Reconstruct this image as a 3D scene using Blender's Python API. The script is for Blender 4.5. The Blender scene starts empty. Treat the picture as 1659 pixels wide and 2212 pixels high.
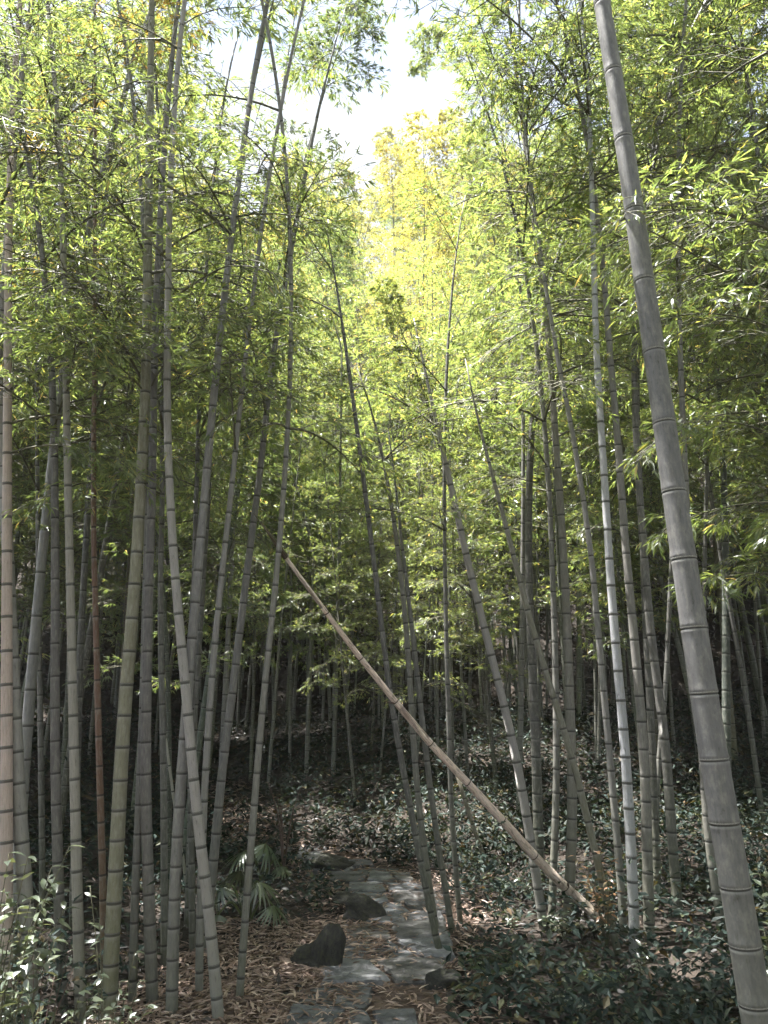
import bpy, math, random
import numpy as np
from mathutils import Vector, Matrix, noise as mnoise

# ------------------------------------------------------------------ camera, sky, sun, exposure
sc = bpy.context.scene
C = sc.collection
PITCH = math.radians(14.0)
EYE = Vector((0.0, 0.0, 1.6))
PW, PH, F = 1659.0, 2211.0, 1670.0            # working pixel grid of the photograph
cam_d = bpy.data.cameras.new('camera')
cam_d.sensor_fit = 'VERTICAL'
cam_d.sensor_height = 24.0
cam_d.lens = 24.0 * F / PH
cam_d.clip_start = 0.05
cam_d.clip_end = 600.0
cam = bpy.data.objects.new('camera', cam_d)
cam.location = EYE
cam.rotation_euler = (math.radians(90) + PITCH, 0, 0)
C.objects.link(cam)
sc.camera = cam

SUN_AZ = math.radians(-74)     # to the left of the viewing direction (+Y)
SUN_EL = math.radians(73)
world = bpy.data.worlds.new('World')
sc.world = world
world.use_nodes = True
wn, wl = world.node_tree.nodes, world.node_tree.links
wn.clear()
w_out = wn.new('ShaderNodeOutputWorld')
w_bg = wn.new('ShaderNodeBackground')
w_sky = wn.new('ShaderNodeTexSky')
w_sky.sky_type = 'NISHITA'
w_sky.sun_disc = False
w_sky.sun_elevation = SUN_EL
w_sky.sun_rotation = SUN_AZ
w_sky.air_density = 1.0
w_sky.dust_density = 0.3
w_sky.ozone_density = 1.0
w_bg.inputs['Strength'].default_value = 0.05
w_tc = wn.new('ShaderNodeTexCoord')
w_map = wn.new('ShaderNodeMapping')
w_map.inputs['Scale'].default_value = (1.0, 1.0, 2.2)
w_map.inputs['Location'].default_value = (0.35, 0.2, 0.0)
w_noise = wn.new('ShaderNodeTexNoise')
w_noise.inputs['Scale'].default_value = 1.6
w_noise.inputs['Detail'].default_value = 7.0
w_noise.inputs['Roughness'].default_value = 0.55
w_ramp = wn.new('ShaderNodeValToRGB')
w_ramp.color_ramp.elements[0].position = 0.34
w_ramp.color_ramp.elements[1].position = 0.56
w_mix = wn.new('ShaderNodeMixRGB')
w_mix.inputs['Color2'].default_value = (2.9, 3.0, 3.1, 1)
wl.new(w_tc.outputs['Generated'], w_map.inputs['Vector'])
wl.new(w_map.outputs['Vector'], w_noise.inputs['Vector'])
wl.new(w_noise.outputs['Fac'], w_ramp.inputs['Fac'])
wl.new(w_ramp.outputs['Color'], w_mix.inputs['Fac'])
wl.new(w_sky.outputs['Color'], w_mix.inputs['Color1'])
wl.new(w_mix.outputs['Color'], w_bg.inputs['Color'])
wl.new(w_bg.outputs['Background'], w_out.inputs['Surface'])

sun_d = bpy.data.lights.new('sun', 'SUN')
sun_d.energy = 5.0
sun_d.angle = math.radians(0.53)
sun_d.color = (1.0, 0.96, 0.90)
sun = bpy.data.objects.new('sun', sun_d)
sdir = Vector((math.sin(SUN_AZ) * math.cos(SUN_EL), math.cos(SUN_AZ) * math.cos(SUN_EL), math.sin(SUN_EL)))
sun.rotation_euler = sdir.to_track_quat('Z', 'Y').to_euler()
sun.location = sdir * 60
C.objects.link(sun)

sc.view_settings.view_transform = 'Standard'
sc.view_settings.look = 'None'
sc.view_settings.exposure = 2.8
sc.view_settings.gamma = 1.0
sc.view_settings.use_curve_mapping = False
sc.render.engine = 'CYCLES'
sc.cycles.use_denoising = True
sc.cycles.max_bounces = 6
sc.cycles.diffuse_bounces = 3
sc.cycles.glossy_bounces = 1
sc.cycles.transmission_bounces = 4
sc.cycles.volume_bounces = 0
sc.cycles.use_adaptive_sampling = True
sc.cycles.adaptive_threshold = 0.03
sc.cycles.sample_clamp_indirect = 6.0
sc.cycles.caustics_reflective = False
sc.cycles.caustics_refractive = False

rng = np.random.default_rng(11)
random.seed(5)
sstep = lambda a, b, v: (lambda t: t * t * (3 - 2 * t))(np.clip((v - a) / (b - a), 0, 1))

# ------------------------------------------------------------------ terrain
def path_x(y):
    return np.interp(y, [0, 3, 4.5, 5.3, 6.2, 6.9, 7.5, 8.1, 9.0, 11],
                     [-.4, -.25, -.14, .06, .14, .08, -.07, -.5, -1.5, -2.6])
PATH_HALF = 0.34

def bumps(x, y):
    return (np.sin(x * 1.9 + y * .7) * np.cos(y * 1.3 - x * .5) * .05 + np.sin(x * 4.3 - y * 3.1) * .02
            + np.sin(x * .6 + 1.3) * np.cos(y * .45) * .08)

def terrain(x, y):
    x = np.asarray(x, float); y = np.asarray(y, float)
    d = np.abs(x - path_x(y)) - PATH_HALF
    off = sstep(0.0, 1.6, d)
    yy = y + .25 * np.sin(x * .8)
    h = .012 * np.clip(y, -40, 10)
    h = h + .34 * 3.2 * sstep(7.9, 14.2, yy)                       # bank behind the path
    h = h + .82 * (np.maximum(yy - 14.2, 0) - np.maximum(yy - 46, 0)) * (1.0)
    h = h - .0 * x
    side = .10 * np.maximum(x - 1.0, 0) + .05 * np.maximum(-x - 1.6, 0)
    side = np.minimum(side, 6)
    h = h + side * sstep(2, 5, y) * off
    h = h + bumps(x, y) * off + .10 * off * sstep(4, 7, y)
    return h

def tz(x, y):
    return float(terrain(x, y))

CP, SP = math.cos(PITCH), math.sin(PITCH)
def ray(px, py):
    u = (px - PW / 2) / F; v = (PH / 2 - py) / F
    return Vector((u, CP - v * SP, SP + v * CP))
def at_y(px, py, Y):
    d = ray(px, py)
    return EYE + d * (Y / d.y)
def on_ground(px, py):
    d = ray(px, py)
    t = 1.0
    while t < 120:
        p = EYE + d * t
        if p.z < tz(p.x, p.y):
            lo, hi = t - .05, t
            for _ in range(12):
                m = (lo + hi) / 2; q = EYE + d * m
                if q.z < tz(q.x, q.y): hi = m
                else: lo = m
            return EYE + d * hi
        t += .05
    return EYE + d * 30
def project(p):
    q = Vector(p) - EYE
    dep = q.y * CP + q.z * SP
    return PW / 2 + F * q.x / dep, PH / 2 - F * (-q.y * SP + q.z * CP) / dep

# ------------------------------------------------------------------ materials
def nodes_of(name):
    m = bpy.data.materials.new(name)
    m.use_nodes = True
    n, l = m.node_tree.nodes, m.node_tree.links
    n.clear()
    out = n.new('ShaderNodeOutputMaterial')
    return m, n, l, out

def ramp(n, stops):
    r = n.new('ShaderNodeValToRGB')
    e = r.color_ramp.elements
    while len(e) < len(stops): e.new(0.5)
    for i, (p, c) in enumerate(stops):
        e[i].position = p
        e[i].color = (*c, 1) if len(c) == 3 else c
    return r

def leaf_material(name, stops, trans=.5, trans_col=(1.25, 1.15, .55), gloss=.10, rough=.38):
    m, n, l, out = nodes_of(name)
    at = n.new('ShaderNodeAttribute'); at.attribute_name = 'rnd'
    oi = n.new('ShaderNodeObjectInfo')
    r = ramp(n, stops)
    l.new(at.outputs['Fac'], r.inputs['Fac'])
    mul = n.new('ShaderNodeMixRGB'); mul.blend_type = 'MULTIPLY'; mul.inputs['Fac'].default_value = 1
    l.new(r.outputs['Color'], mul.inputs['Color1']); l.new(oi.outputs['Color'], mul.inputs['Color2'])
    hsv = n.new('ShaderNodeHueSaturation')
    vr = n.new('ShaderNodeMapRange'); vr.inputs['To Min'].default_value = .75; vr.inputs['To Max'].default_value = 1.25
    l.new(oi.outputs['Random'], vr.inputs['Value']); l.new(vr.outputs['Result'], hsv.inputs['Value'])
    l.new(mul.outputs['Color'], hsv.inputs['Color'])
    dif = n.new('ShaderNodeBsdfDiffuse'); tr = n.new('ShaderNodeBsdfTranslucent'); gl = n.new('ShaderNodeBsdfGlossy')
    gl.inputs['Roughness'].default_value = rough
    gl.inputs['Color'].default_value = (.9, .93, .95, 1)
    tm = n.new('ShaderNodeMixRGB'); tm.blend_type = 'MULTIPLY'; tm.inputs['Fac'].default_value = 1
    tm.inputs['Color2'].default_value = (*trans_col, 1)
    l.new(hsv.outputs['Color'], dif.inputs['Color']); l.new(hsv.outputs['Color'], tm.inputs['Color1'])
    l.new(tm.outputs['Color'], tr.inputs['Color'])
    m1 = n.new('ShaderNodeMixShader'); m1.inputs['Fac'].default_value = trans
    l.new(dif.outputs['BSDF'], m1.inputs[1]); l.new(tr.outputs['BSDF'], m1.inputs[2])
    m2 = n.new('ShaderNodeMixShader'); m2.inputs['Fac'].default_value = gloss
    l.new(m1.outputs['Shader'], m2.inputs[1]); l.new(gl.outputs['BSDF'], m2.inputs[2])
    l.new(m2.outputs['Shader'], out.inputs['Surface'])
    return m

M = {}
M['leaf'] = leaf_material('bamboo_leaf', [(0, (.052, .080, .036)), (.35, (.084, .114, .046)), (.75, (.126, .150, .055)),
                                          (.93, (.22, .20, .06)), (1, (.30, .22, .10))], trans=.60, trans_col=(2.75, 2.6, 1.5), gloss=.085, rough=.38)
M['cover'] = leaf_material('ground_cover_leaf', [(0, (.014, .025, .021)), (.4, (.030, .050, .043)), (.8, (.050, .066, .050)),
                                                 (.93, (.08, .085, .045)), (1, (.13, .09, .05))], trans=.22, gloss=.018, rough=.55)
M['litter'] = leaf_material('litter_leaf', [(0, (.13, .092, .072)), (.4, (.26, .185, .148)), (.75, (.38, .285, .235)),
                                            (1, (.55, .45, .37))], trans=.12, trans_col=(1, .9, .7), gloss=.03, rough=.5)
M['dark_litter'] = leaf_material('old_litter_leaf', [(0, (.013, .012, .010)), (.5, (.030, .025, .021)), (.85, (.060, .046, .038)),
                                                     (1, (.13, .08, .05))], trans=.1, trans_col=(1, .9, .7), gloss=.05, rough=.5)
M['shrub'] = leaf_material('shrub_leaf', [(0, (.04, .06, .035)), (.5, (.08, .105, .062)), (1, (.16, .19, .12))],
                           trans=.35, gloss=.12, rough=.35)
M['red_leaf'] = leaf_material('russet_leaf', [(0, (.12, .10, .04)), (.5, (.28, .15, .08)), (1, (.42, .24, .15))],
                              trans=.35, gloss=.1, rough=.35)
M['palm'] = leaf_material('palm_blade', [(0, (.05, .075, .035)), (1, (.10, .13, .06))], trans=.3, gloss=.14, rough=.35)
M['dead_leaf'] = leaf_material('withered_leaf', [(0, (.10, .065, .03)), (1, (.24, .15, .07))], trans=.3, trans_col=(1, .85, .6), gloss=.03)

def culm_material():
    m, n, l, out = nodes_of('bamboo_culm')
    bs = n.new('ShaderNodeBsdfPrincipled')
    oi = n.new('ShaderNodeObjectInfo')
    nd = n.new('ShaderNodeAttribute'); nd.attribute_name = 'nd'
    hs = n.new('ShaderNodeAttribute'); hs.attribute_name = 'hs'
    uvw = n.new('ShaderNodeAttribute'); uvw.attribute_name = 'cyl'
    # long vertical streaks
    mp = n.new('ShaderNodeMapping'); mp.inputs['Scale'].default_value = (3.2, 3.2, 9.0)
    l.new(uvw.outputs['Vector'], mp.inputs['Vector'])
    ad = n.new('ShaderNodeVectorMath'); ad.operation = 'ADD'
    cx = n.new('ShaderNodeCombineXYZ')
    sr = n.new('ShaderNodeMath'); sr.operation = 'MULTIPLY'; sr.inputs[1].default_value = 37.0
    l.new(oi.outputs['Random'], sr.inputs[0])
    for k in ('X', 'Y', 'Z'): l.new(sr.outputs[0], cx.inputs[k])
    l.new(mp.outputs['Vector'], ad.inputs[0]); l.new(cx.outputs[0], ad.inputs[1])
    ns = n.new('ShaderNodeTexNoise'); ns.inputs['Scale'].default_value = 1.5; ns.inputs['Detail'].default_value = 5
    ns.inputs['Roughness'].default_value = .6
    l.new(ad.outputs[0], ns.inputs['Vector'])
    # blotches of lichen and powder
    mp2 = n.new('ShaderNodeMapping'); mp2.inputs['Scale'].default_value = (1.7, 1.7, 16)
    l.new(uvw.outputs['Vector'], mp2.inputs['Vector'])
    ad2 = n.new('ShaderNodeVectorMath'); ad2.operation = 'ADD'
    l.new(mp2.outputs['Vector'], ad2.inputs[0]); l.new(cx.outputs[0], ad2.inputs[1])
    nb = n.new('ShaderNodeTexNoise'); nb.inputs['Scale'].default_value = 1.1; nb.inputs['Detail'].default_value = 8
    nb.inputs['Roughness'].default_value = .68
    l.new(ad2.outputs[0], nb.inputs['Vector'])
    # fine speckle
    nf = n.new('ShaderNodeTexNoise'); nf.inputs['Scale'].default_value = 9; nf.inputs['Detail'].default_value = 4
    l.new(ad2.outputs[0], nf.inputs['Vector'])
    st = ramp(n, [(.28, (.78, .78, .77)), (.5, (1, 1, 1)), (.72, (1.18, 1.17, 1.14))])
    l.new(ns.outputs['Fac'], st.inputs['Fac'])
    mul = n.new('ShaderNodeMixRGB'); mul.blend_type = 'MULTIPLY'; mul.inputs['Fac'].default_value = 1
    l.new(oi.outputs['Color'], mul.inputs['Color1']); l.new(st.outputs['Color'], mul.inputs['Color2'])
    # pale blotches
    br = ramp(n, [(.50, (0, 0, 0)), (.68, (.58, .58, .58))])
    l.new(nb.outputs['Fac'], br.inputs['Fac'])
    pale = n.new('ShaderNodeMixRGB'); pale.blend_type = 'MIX'
    pale.inputs['Color2'].default_value = (.30, .295, .265, 1)
    l.new(br.outputs['Color'], pale.inputs['Fac']); l.new(mul.outputs['Color'], pale.inputs['Color1'])
    # dark mould
    dr = ramp(n, [(.26, (.8, .8, .8)), (.42, (0, 0, 0))]); dr.name = 'mould'; st.name = 'streak'; br.name = 'blotch'
    l.new(nb.outputs['Fac'], dr.inputs['Fac'])
    dark = n.new('ShaderNodeMixRGB'); dark.inputs['Color2'].default_value = (.05, .05, .042, 1)
    l.new(dr.outputs['Color'], dark.inputs['Fac']); l.new(pale.outputs['Color'], dark.inputs['Color1'])
    # green algae near the base of the culm
    gm = n.new('ShaderNodeMapRange'); gm.inputs['From Min'].default_value = 1.3; gm.inputs['From Max'].default_value = .15
    gm.inputs['To Max'].default_value = .55
    l.new(hs.outputs['Fac'], gm.inputs['Value'])
    gx = n.new('ShaderNodeMath'); gx.operation = 'MULTIPLY'
    l.new(gm.outputs['Result'], gx.inputs[0]); l.new(ns.outputs['Fac'], gx.inputs[1])
    gx2 = n.new('ShaderNodeMath'); gx2.operation = 'MULTIPLY'; gx2.inputs[1].default_value = 1.1
    l.new(gx.outputs[0], gx2.inputs[0])
    green = n.new('ShaderNodeMixRGB'); green.inputs['Color2'].default_value = (.095, .115, .04, 1)
    l.new(gx2.outputs[0], green.inputs['Fac']); l.new(dark.outputs['Color'], green.inputs['Color1'])
    # node: dark scar line, pale powder band below it
    pw = ramp(n, [(0, (0, 0, 0)), (.22, (0, 0, 0)), (.40, (.26, .26, .26)), (.46, (0, 0, 0)), (1, (0, 0, 0))])
    nm = n.new('ShaderNodeMapRange'); nm.inputs['From Min'].default_value = -.10; nm.inputs['From Max'].default_value = .10
    l.new(nd.outputs['Fac'], nm.inputs['Value']); l.new(nm.outputs['Result'], pw.inputs['Fac'])
    powd = n.new('ShaderNodeMixRGB'); powd.inputs['Color2'].default_value = (.36, .36, .34, 1)
    l.new(pw.outputs['Color'], powd.inputs['Fac']); l.new(green.outputs['Color'], powd.inputs['Color1'])
    ln = ramp(n, [(.0, (0, 0, 0)), (.405, (0, 0, 0)), (.43, (.82, .82, .82)), (.51, (.82, .82, .82)), (.53, (0, 0, 0)), (1, (0, 0, 0))])
    l.new(nm.outputs['Result'], ln.inputs['Fac'])
    scar = n.new('ShaderNodeMixRGB'); scar.inputs['Color2'].default_value = (.022, .021, .018, 1)
    l.new(ln.outputs['Color'], scar.inputs['Fac']); l.new(powd.outputs['Color'], scar.inputs['Color1'])
    l.new(scar.outputs['Color'], bs.inputs['Base Color'])
    rr = n.new('ShaderNodeMapRange'); rr.inputs['To Min'].default_value = .38; rr.inputs['To Max'].default_value = .72
    l.new(nf.outputs['Fac'], rr.inputs['Value']); l.new(rr.outputs['Result'], bs.inputs['Roughness'])
    bs.inputs['Specular IOR Level'].default_value = .35
    bp = n.new('ShaderNodeBump'); bp.inputs['Strength'].default_value = .25; bp.inputs['Distance'].default_value = .004
    l.new(nf.outputs['Fac'], bp.inputs['Height']); l.new(bp.outputs['Normal'], bs.inputs['Normal'])
    l.new(bs.outputs['BSDF'], out.inputs['Surface'])
    return m
M['culm'] = culm_material()
M['dead_culm'] = M['culm'].copy(); M['dead_culm'].name = 'dead_culm'
_e = M['dead_culm'].node_tree.nodes['mould'].color_ramp.elements
_e[0].position = .33; _e[1].position = .52
_e = M['dead_culm'].node_tree.nodes['streak'].color_ramp.elements
_e[0].color = (.55, .50, .46, 1); _e[2].color = (1.25, 1.22, 1.2, 1)

def simple_material(name, stops, scale=6, detail=6, rough=.8, bump=.4, bdist=.02, spec=.3, obj_color=False, coord='Object'):
    m, n, l, out = nodes_of(name)
    bs = n.new('ShaderNodeBsdfPrincipled'); tc = n.new('ShaderNodeTexCoord')
    nz = n.new('ShaderNodeTexNoise'); nz.inputs['Scale'].default_value = scale; nz.inputs['Detail'].default_value = detail
    nz.inputs['Roughness'].default_value = .65
    l.new(tc.outputs[coord], nz.inputs['Vector'])
    r = ramp(n, stops); l.new(nz.outputs['Fac'], r.inputs['Fac'])
    col = r.outputs['Color']
    if obj_color:
        oi = n.new('ShaderNodeObjectInfo')
        mu = n.new('ShaderNodeMixRGB'); mu.blend_type = 'MULTIPLY'; mu.inputs['Fac'].default_value = 1
        l.new(col, mu.inputs['Color1']); l.new(oi.outputs['Color'], mu.inputs['Color2']); col = mu.outputs['Color']
    l.new(col, bs.inputs['Base Color'])
    bs.inputs['Roughness'].default_value = rough
    bs.inputs['Specular IOR Level'].default_value = spec
    bp = n.new('ShaderNodeBump'); bp.inputs['Strength'].default_value = bump; bp.inputs['Distance'].default_value = bdist
    n2 = n.new('ShaderNodeTexNoise'); n2.inputs['Scale'].default_value = scale * 4; n2.inputs['Detail'].default_value = 5
    l.new(tc.outputs[coord], n2.inputs['Vector'])
    l.new(n2.outputs['Fac'], bp.inputs['Height']); l.new(bp.outputs['Normal'], bs.inputs['Normal'])
    l.new(bs.outputs['BSDF'], out.inputs['Surface'])
    return m
M['soil'] = simple_material('forest_soil', [(.3, (.012, .010, .008)), (.5, (.026, .021, .017)), (.7, (.050, .039, .031))], 3, 8, .95, .9, .06)
M['path_soil'] = simple_material('path_soil', [(.3, (.06, .045, .035)), (.5, (.11, .08, .065)), (.72, (.18, .13, .105))], 9, 8, .95, .8, .03)
M['stone'] = simple_material('paving_stone', [(.28, (.045, .045, .047)), (.5, (.135, .137, .143)), (.72, (.27, .27, .275))], 7, 9, .75, .7, .02, .35, True)
M['rock'] = simple_material('boulder_rock', [(.3, (.022, .022, .021)), (.5, (.05, .05, .047)), (.66, (.075, .080, .045)), (.8, (.12, .12, .10))], 6, 9, .85, .8, .03)
M['twig'] = simple_material('branch_bark', [(.3, (.055, .055, .035)), (.7, (.15, .145, .095))], 12, 3, .6, .2, .002, .3, True)
M['bark'] = simple_material('dead_bark', [(.3, (.05, .035, .03)), (.7, (.14, .095, .08))], 20, 5, .85, .5, .01)
M['ring'] = simple_material('node_ridge', [(.3, (.07, .07, .065)), (.5, (.13, .13, .12)), (.75, (.26, .26, .245))], 40, 4, .7, .3, .002)

# ------------------------------------------------------------------ mesh helpers
def mesh_np(name, V, faces, mat, smooth=False, point_attr=None, face_attr=None, color_attr=None):
    """faces: list of index arrays, each (n,k)"""
    me = bpy.data.meshes.new(name)
    V = np.asarray(V, np.float32)
    me.vertices.add(len(V)); me.vertices.foreach_set('co', V.ravel())
    fl = [np.asarray(f, np.int32) for f in faces if len(f)]
    tot = sum(f.size for f in fl); cnt = sum(len(f) for f in fl)
    me.loops.add(tot); me.polygons.add(cnt)
    me.loops.foreach_set('vertex_index', np.concatenate([f.ravel() for f in fl]))
    sizes = np.concatenate([np.full(len(f), f.shape[1], np.int32) for f in fl])
    starts = np.concatenate([[0], np.cumsum(sizes)[:-1]]).astype(np.int32)
    me.polygons.foreach_set('loop_start', starts)
    me.polygons.foreach_set('use_smooth', np.full(cnt, smooth))
    for k, a in (point_attr or {}).items():
        a = np.asarray(a, np.float32)
        if a.ndim == 2:
            t = me.attributes.new(k, 'FLOAT_VECTOR', 'POINT'); t.data.foreach_set('vector', a.ravel())
        else:
            t = me.attributes.new(k, 'FLOAT', 'POINT'); t.data.foreach_set('value', a)
    for k, a in (face_attr or {}).items():
        t = me.attributes.new(k, 'FLOAT', 'FACE'); t.data.foreach_set('value', np.asarray(a, np.float32))
    me.update(calc_edges=True)
    me.validate()
    if mat: me.materials.append(M[mat])
    return me

def obj(name, me, parent=None, color=None, matrix=None):
    o = bpy.data.objects.new(name, me)
    C.objects.link(o)
    if parent is not None: o.parent = parent
    if matrix is not None: o.matrix_local = matrix
    if color is not None: o.color = (*color, 1)
    return o
def thing(name, label, cat, loc=(0, 0, 0), group=None):
    o = bpy.data.objects.new(name, None); C.objects.link(o)
    o.location = loc; o.empty_display_size = .2
    return tag(o, label, cat, group)
def tag(o, label, cat, group=None, kind=None):
    if label: o['label'] = label
    if cat: o['category'] = cat
    if group: o['group'] = group
    if kind: o['kind'] = kind
    return o

def unit(a):
    return a / np.maximum(np.linalg.norm(a, axis=-1, keepdims=True), 1e-9)

def tube_np(P, R, sides, ref=(0., 1., 0.), cap=True):
    P = np.asarray(P, float); R = np.asarray(R, float); n = len(P)
    T = unit(np.gradient(P, axis=0))
    ref = np.asarray(ref, float)
    e1 = unit(ref - (T @ ref)[:, None] * T); e2 = np.cross(T, e1)
    a = np.linspace(0, 2 * np.pi, sides, endpoint=False)
    V = P[:, None, :] + R[:, None, None] * (np.cos(a)[None, :, None] * e1[:, None, :] + np.sin(a)[None, :, None] * e2[:, None, :])
    V = V.reshape(-1, 3)
    i = np.arange(n - 1)[:, None] * sides; j = np.arange(sides)[None, :]; k = (j + 1) % sides
    Q = np.stack([i + j, i + k, i + sides + k, i + sides + j], -1).reshape(-1, 4)
    caps = []
    if cap:
        caps = [np.arange(sides)[::-1][None, :], (np.arange(sides) + (n - 1) * sides)[None, :]]
    return V, Q, caps, a

class Geo:
    """several tubes / polygons gathered into one mesh"""
    def __init__(s): s.V = []; s.f = {}; s.n = 0
    def add(s, V, faces):
        for f in faces:
            f = np.asarray(f)
            if len(f): s.f.setdefault(f.shape[1], []).append(f + s.n)
        s.V.append(V); s.n += len(V)
    def tube(s, P, R, sides=5, ref=(0, 1, 0), cap=True):
        V, Q, caps, _ = tube_np(P, R, sides, ref, cap); s.add(V, [Q] + caps)
    def mesh(s, name, mat, smooth=True):
        return mesh_np(name, np.concatenate(s.V), [np.concatenate(v) for v in s.f.values()], mat, smooth)

def leaf_mesh_arrays(P, D, N, L, W, detail=1):
    """lanceolate leaves: base P, direction D, normal N, length L, half-width W"""
    S = unit(np.cross(D, N)); N = np.cross(S, D)
    L = L[:, None]; W = W[:, None]; n = len(P)
    if detail <= 1:
        fold = W * .35
        V = np.stack([P, P + D * L * .38 + S * W + N * fold, P + D * L - N * L * .06, P + D * L * .38 - S * W + N * fold], 1).reshape(-1, 3)
        b = np.arange(n)[:, None] * 4
        Fc = np.concatenate([b + np.array([[0, 1, 2]]), b + np.array([[0, 2, 3]])], 1).reshape(-1, 3)
        per = 2
    else:
        fold = W * .3
        V = np.stack([P,
                      P + D * L * .22 + S * W * .85 + N * fold, P + D * L * .22 - S * W * .85 + N * fold,
                      P + D * L * .55 + S * W * .80 + N * (fold - L * .03), P + D * L * .55 - S * W * .80 + N * (fold - L * .03),
                      P + D * L - N * L * .13], 1).reshape(-1, 3)
        b = np.arange(n)[:, None] * 6
        t = [[0, 1, 2], [1, 3, 4], [1, 4, 2], [3, 5, 4]]
        Fc = np.concatenate([b + np.array([q]) for q in t], 1).reshape(-1, 3)
        per = 4
    return V, Fc, per

# ------------------------------------------------------------------ branch library (leaf clouds on twigs)
def rotz(v, a):
    c, s = math.cos(a), math.sin(a)
    return np.array([v[0] * c - v[1] * s, v[0] * s + v[1] * c, v[2]])

def make_branch(r, ntw=11, sub=3, nleaf=5, stems_only=False):
    """unit branch about 1 m long, growing along +X, up +Z; returns leaves and the twig skeleton"""
    elev = math.radians(r.uniform(18, 42)); droop = r.uniform(.30, .65)
    t = np.linspace(0, 1, 9)
    wob = r.uniform(-.08, .08)
    main = np.stack([t * math.cos(elev) * (1 + .1 * t), wob * np.sin(t * 3.0), t * math.sin(elev) - droop * t ** 2.1], 1)
    segs = [(main, np.interp(t, [0, 1], [.0085, .0025]))]
    P, D, N, L = [], [], [], []
    def leaves(p, d, n, spread):
        for k in range(n):
            dd = d + r.normal(0, spread, 3) * np.array([1, 1, .6]); dd[2] -= r.uniform(.05, .55)
            dd = dd / np.linalg.norm(dd)
            nn = np.array([r.normal(0, .55), r.normal(0, .55), 1.0])
            P.append(p + d * r.uniform(-.05, .02)); D.append(dd); N.append(nn / np.linalg.norm(nn)); L.append(r.uniform(.65, 1.15))
    side = 1
    for i in range(ntw):
        u = .16 + .84 * (i + r.uniform(-.3, .3)) / ntw
        u = min(max(u, .1), 1)
        p = np.array([np.interp(u, t, main[:, k]) for k in range(3)])
        j = min(int(u * 8), 7); d0 = main[j + 1] - main[j]; d0 /= np.linalg.norm(d0)
        side = -side
        a = side * math.radians(r.uniform(28, 68)) * (1 if u < .95 else .3)
        d = rotz(d0, a); d[2] += r.uniform(-.25, .35); d /= np.linalg.norm(d)
        ln = r.uniform(.26, .46) * (1.15 - .55 * u)
        q1 = p + d * ln * .5; q2 = p + d * ln + np.array([0, 0, -ln * .18])
        segs.append((np.array([p, q1, q2]), np.array([.003, .0022, .0013])))
        leaves(q2, (q2 - q1) / np.linalg.norm(q2 - q1), nleaf, .42)
        for s in range(sub):
            v = r.uniform(.25, .9)
            b = p + (q1 - p) * v * 2 if v < .5 else q1 + (q2 - q1) * (v - .5) * 2
            dd = rotz(d, r.choice([-1, 1]) * math.radians(r.uniform(25, 60))); dd[2] += r.uniform(-.35, .25); dd /= np.linalg.norm(dd)
            e = b + dd * r.uniform(.07, .17)
            segs.append((np.array([b, e]), np.array([.0016, .0010])))
            leaves(e, dd, max(2, nleaf - 1 + r.integers(-1, 2)), .42)
    leaves(main[-1], unit(main[-1] - main[-2]), nleaf, .35)
    g = Geo()
    for k, (pp, rr) in enumerate(segs[:1] if stems_only else segs):
        g.tube(pp, rr, 4 if k == 0 else 3, (0, 1, 0) if k == 0 else (.1, .2, 1), cap=False)
    return dict(P=np.array(P), D=np.array(D), N=np.array(N), L=np.array(L), mesh=g.mesh('branch', 'twig'), V=np.concatenate(g.V),
                f={k: np.concatenate(v) for k, v in g.f.items()})
LIB = [make_branch(rng, 14, 4, 6) for _ in range(12)]
LIB_LOW = [make_branch(rng, 12, 4, 7) for _ in range(8)]
LIB_DEEP = [make_branch(rng, 7, 2, 5, True) for _ in range(6)]
LIB_FAR = [make_branch(rng, 11, 3, 6, True) for _ in range(8)]

def frame_matrix(az, tilt, roll=0.0):
    return np.array(Matrix.Rotation(az, 3, 'Z') @ Matrix.Rotation(-tilt, 3, 'Y') @ Matrix.Rotation(roll, 3, 'X'))

def build_crown(placements, lib, leaf_len, leaf_w, detail, r, name='crown', twigs=False, rnd_shift=0.0):
    Ps, Ds, Ns, Ls = [], [], [], []
    g = Geo() if twigs else None
    for (bi, R3, pos, s) in placements:
        b = lib[bi]
        Ps.append(b['P'] @ R3.T * s + pos); Ds.append(b['D'] @ R3.T); Ns.append(b['N'] @ R3.T); Ls.append(b['L'])
        if twigs:
            g.add(b['V'] @ R3.T * s + pos, [f for f in b['f'].values()])
    P = np.concatenate(Ps); D = unit(np.concatenate(Ds)); N = unit(np.concatenate(Ns)); L = np.concatenate(Ls)
    n = len(P)
    ll = L * leaf_len * r.uniform(.85, 1.15, n)
    V, Fc, per = leaf_mesh_arrays(P, D, N, ll, ll * leaf_w / 2, detail)
    rd = np.clip(np.repeat(np.clip(r.beta(2.0, 2.6, n) + (r.random(n) > .965) * .45, 0, 1), per) + rnd_shift, 0, 1)
    me = mesh_np(name, V, [Fc], 'leaf', False, face_attr={'rnd': rd})
    return me, (g.mesh('branchwork', 'twig') if twigs else None)

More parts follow.
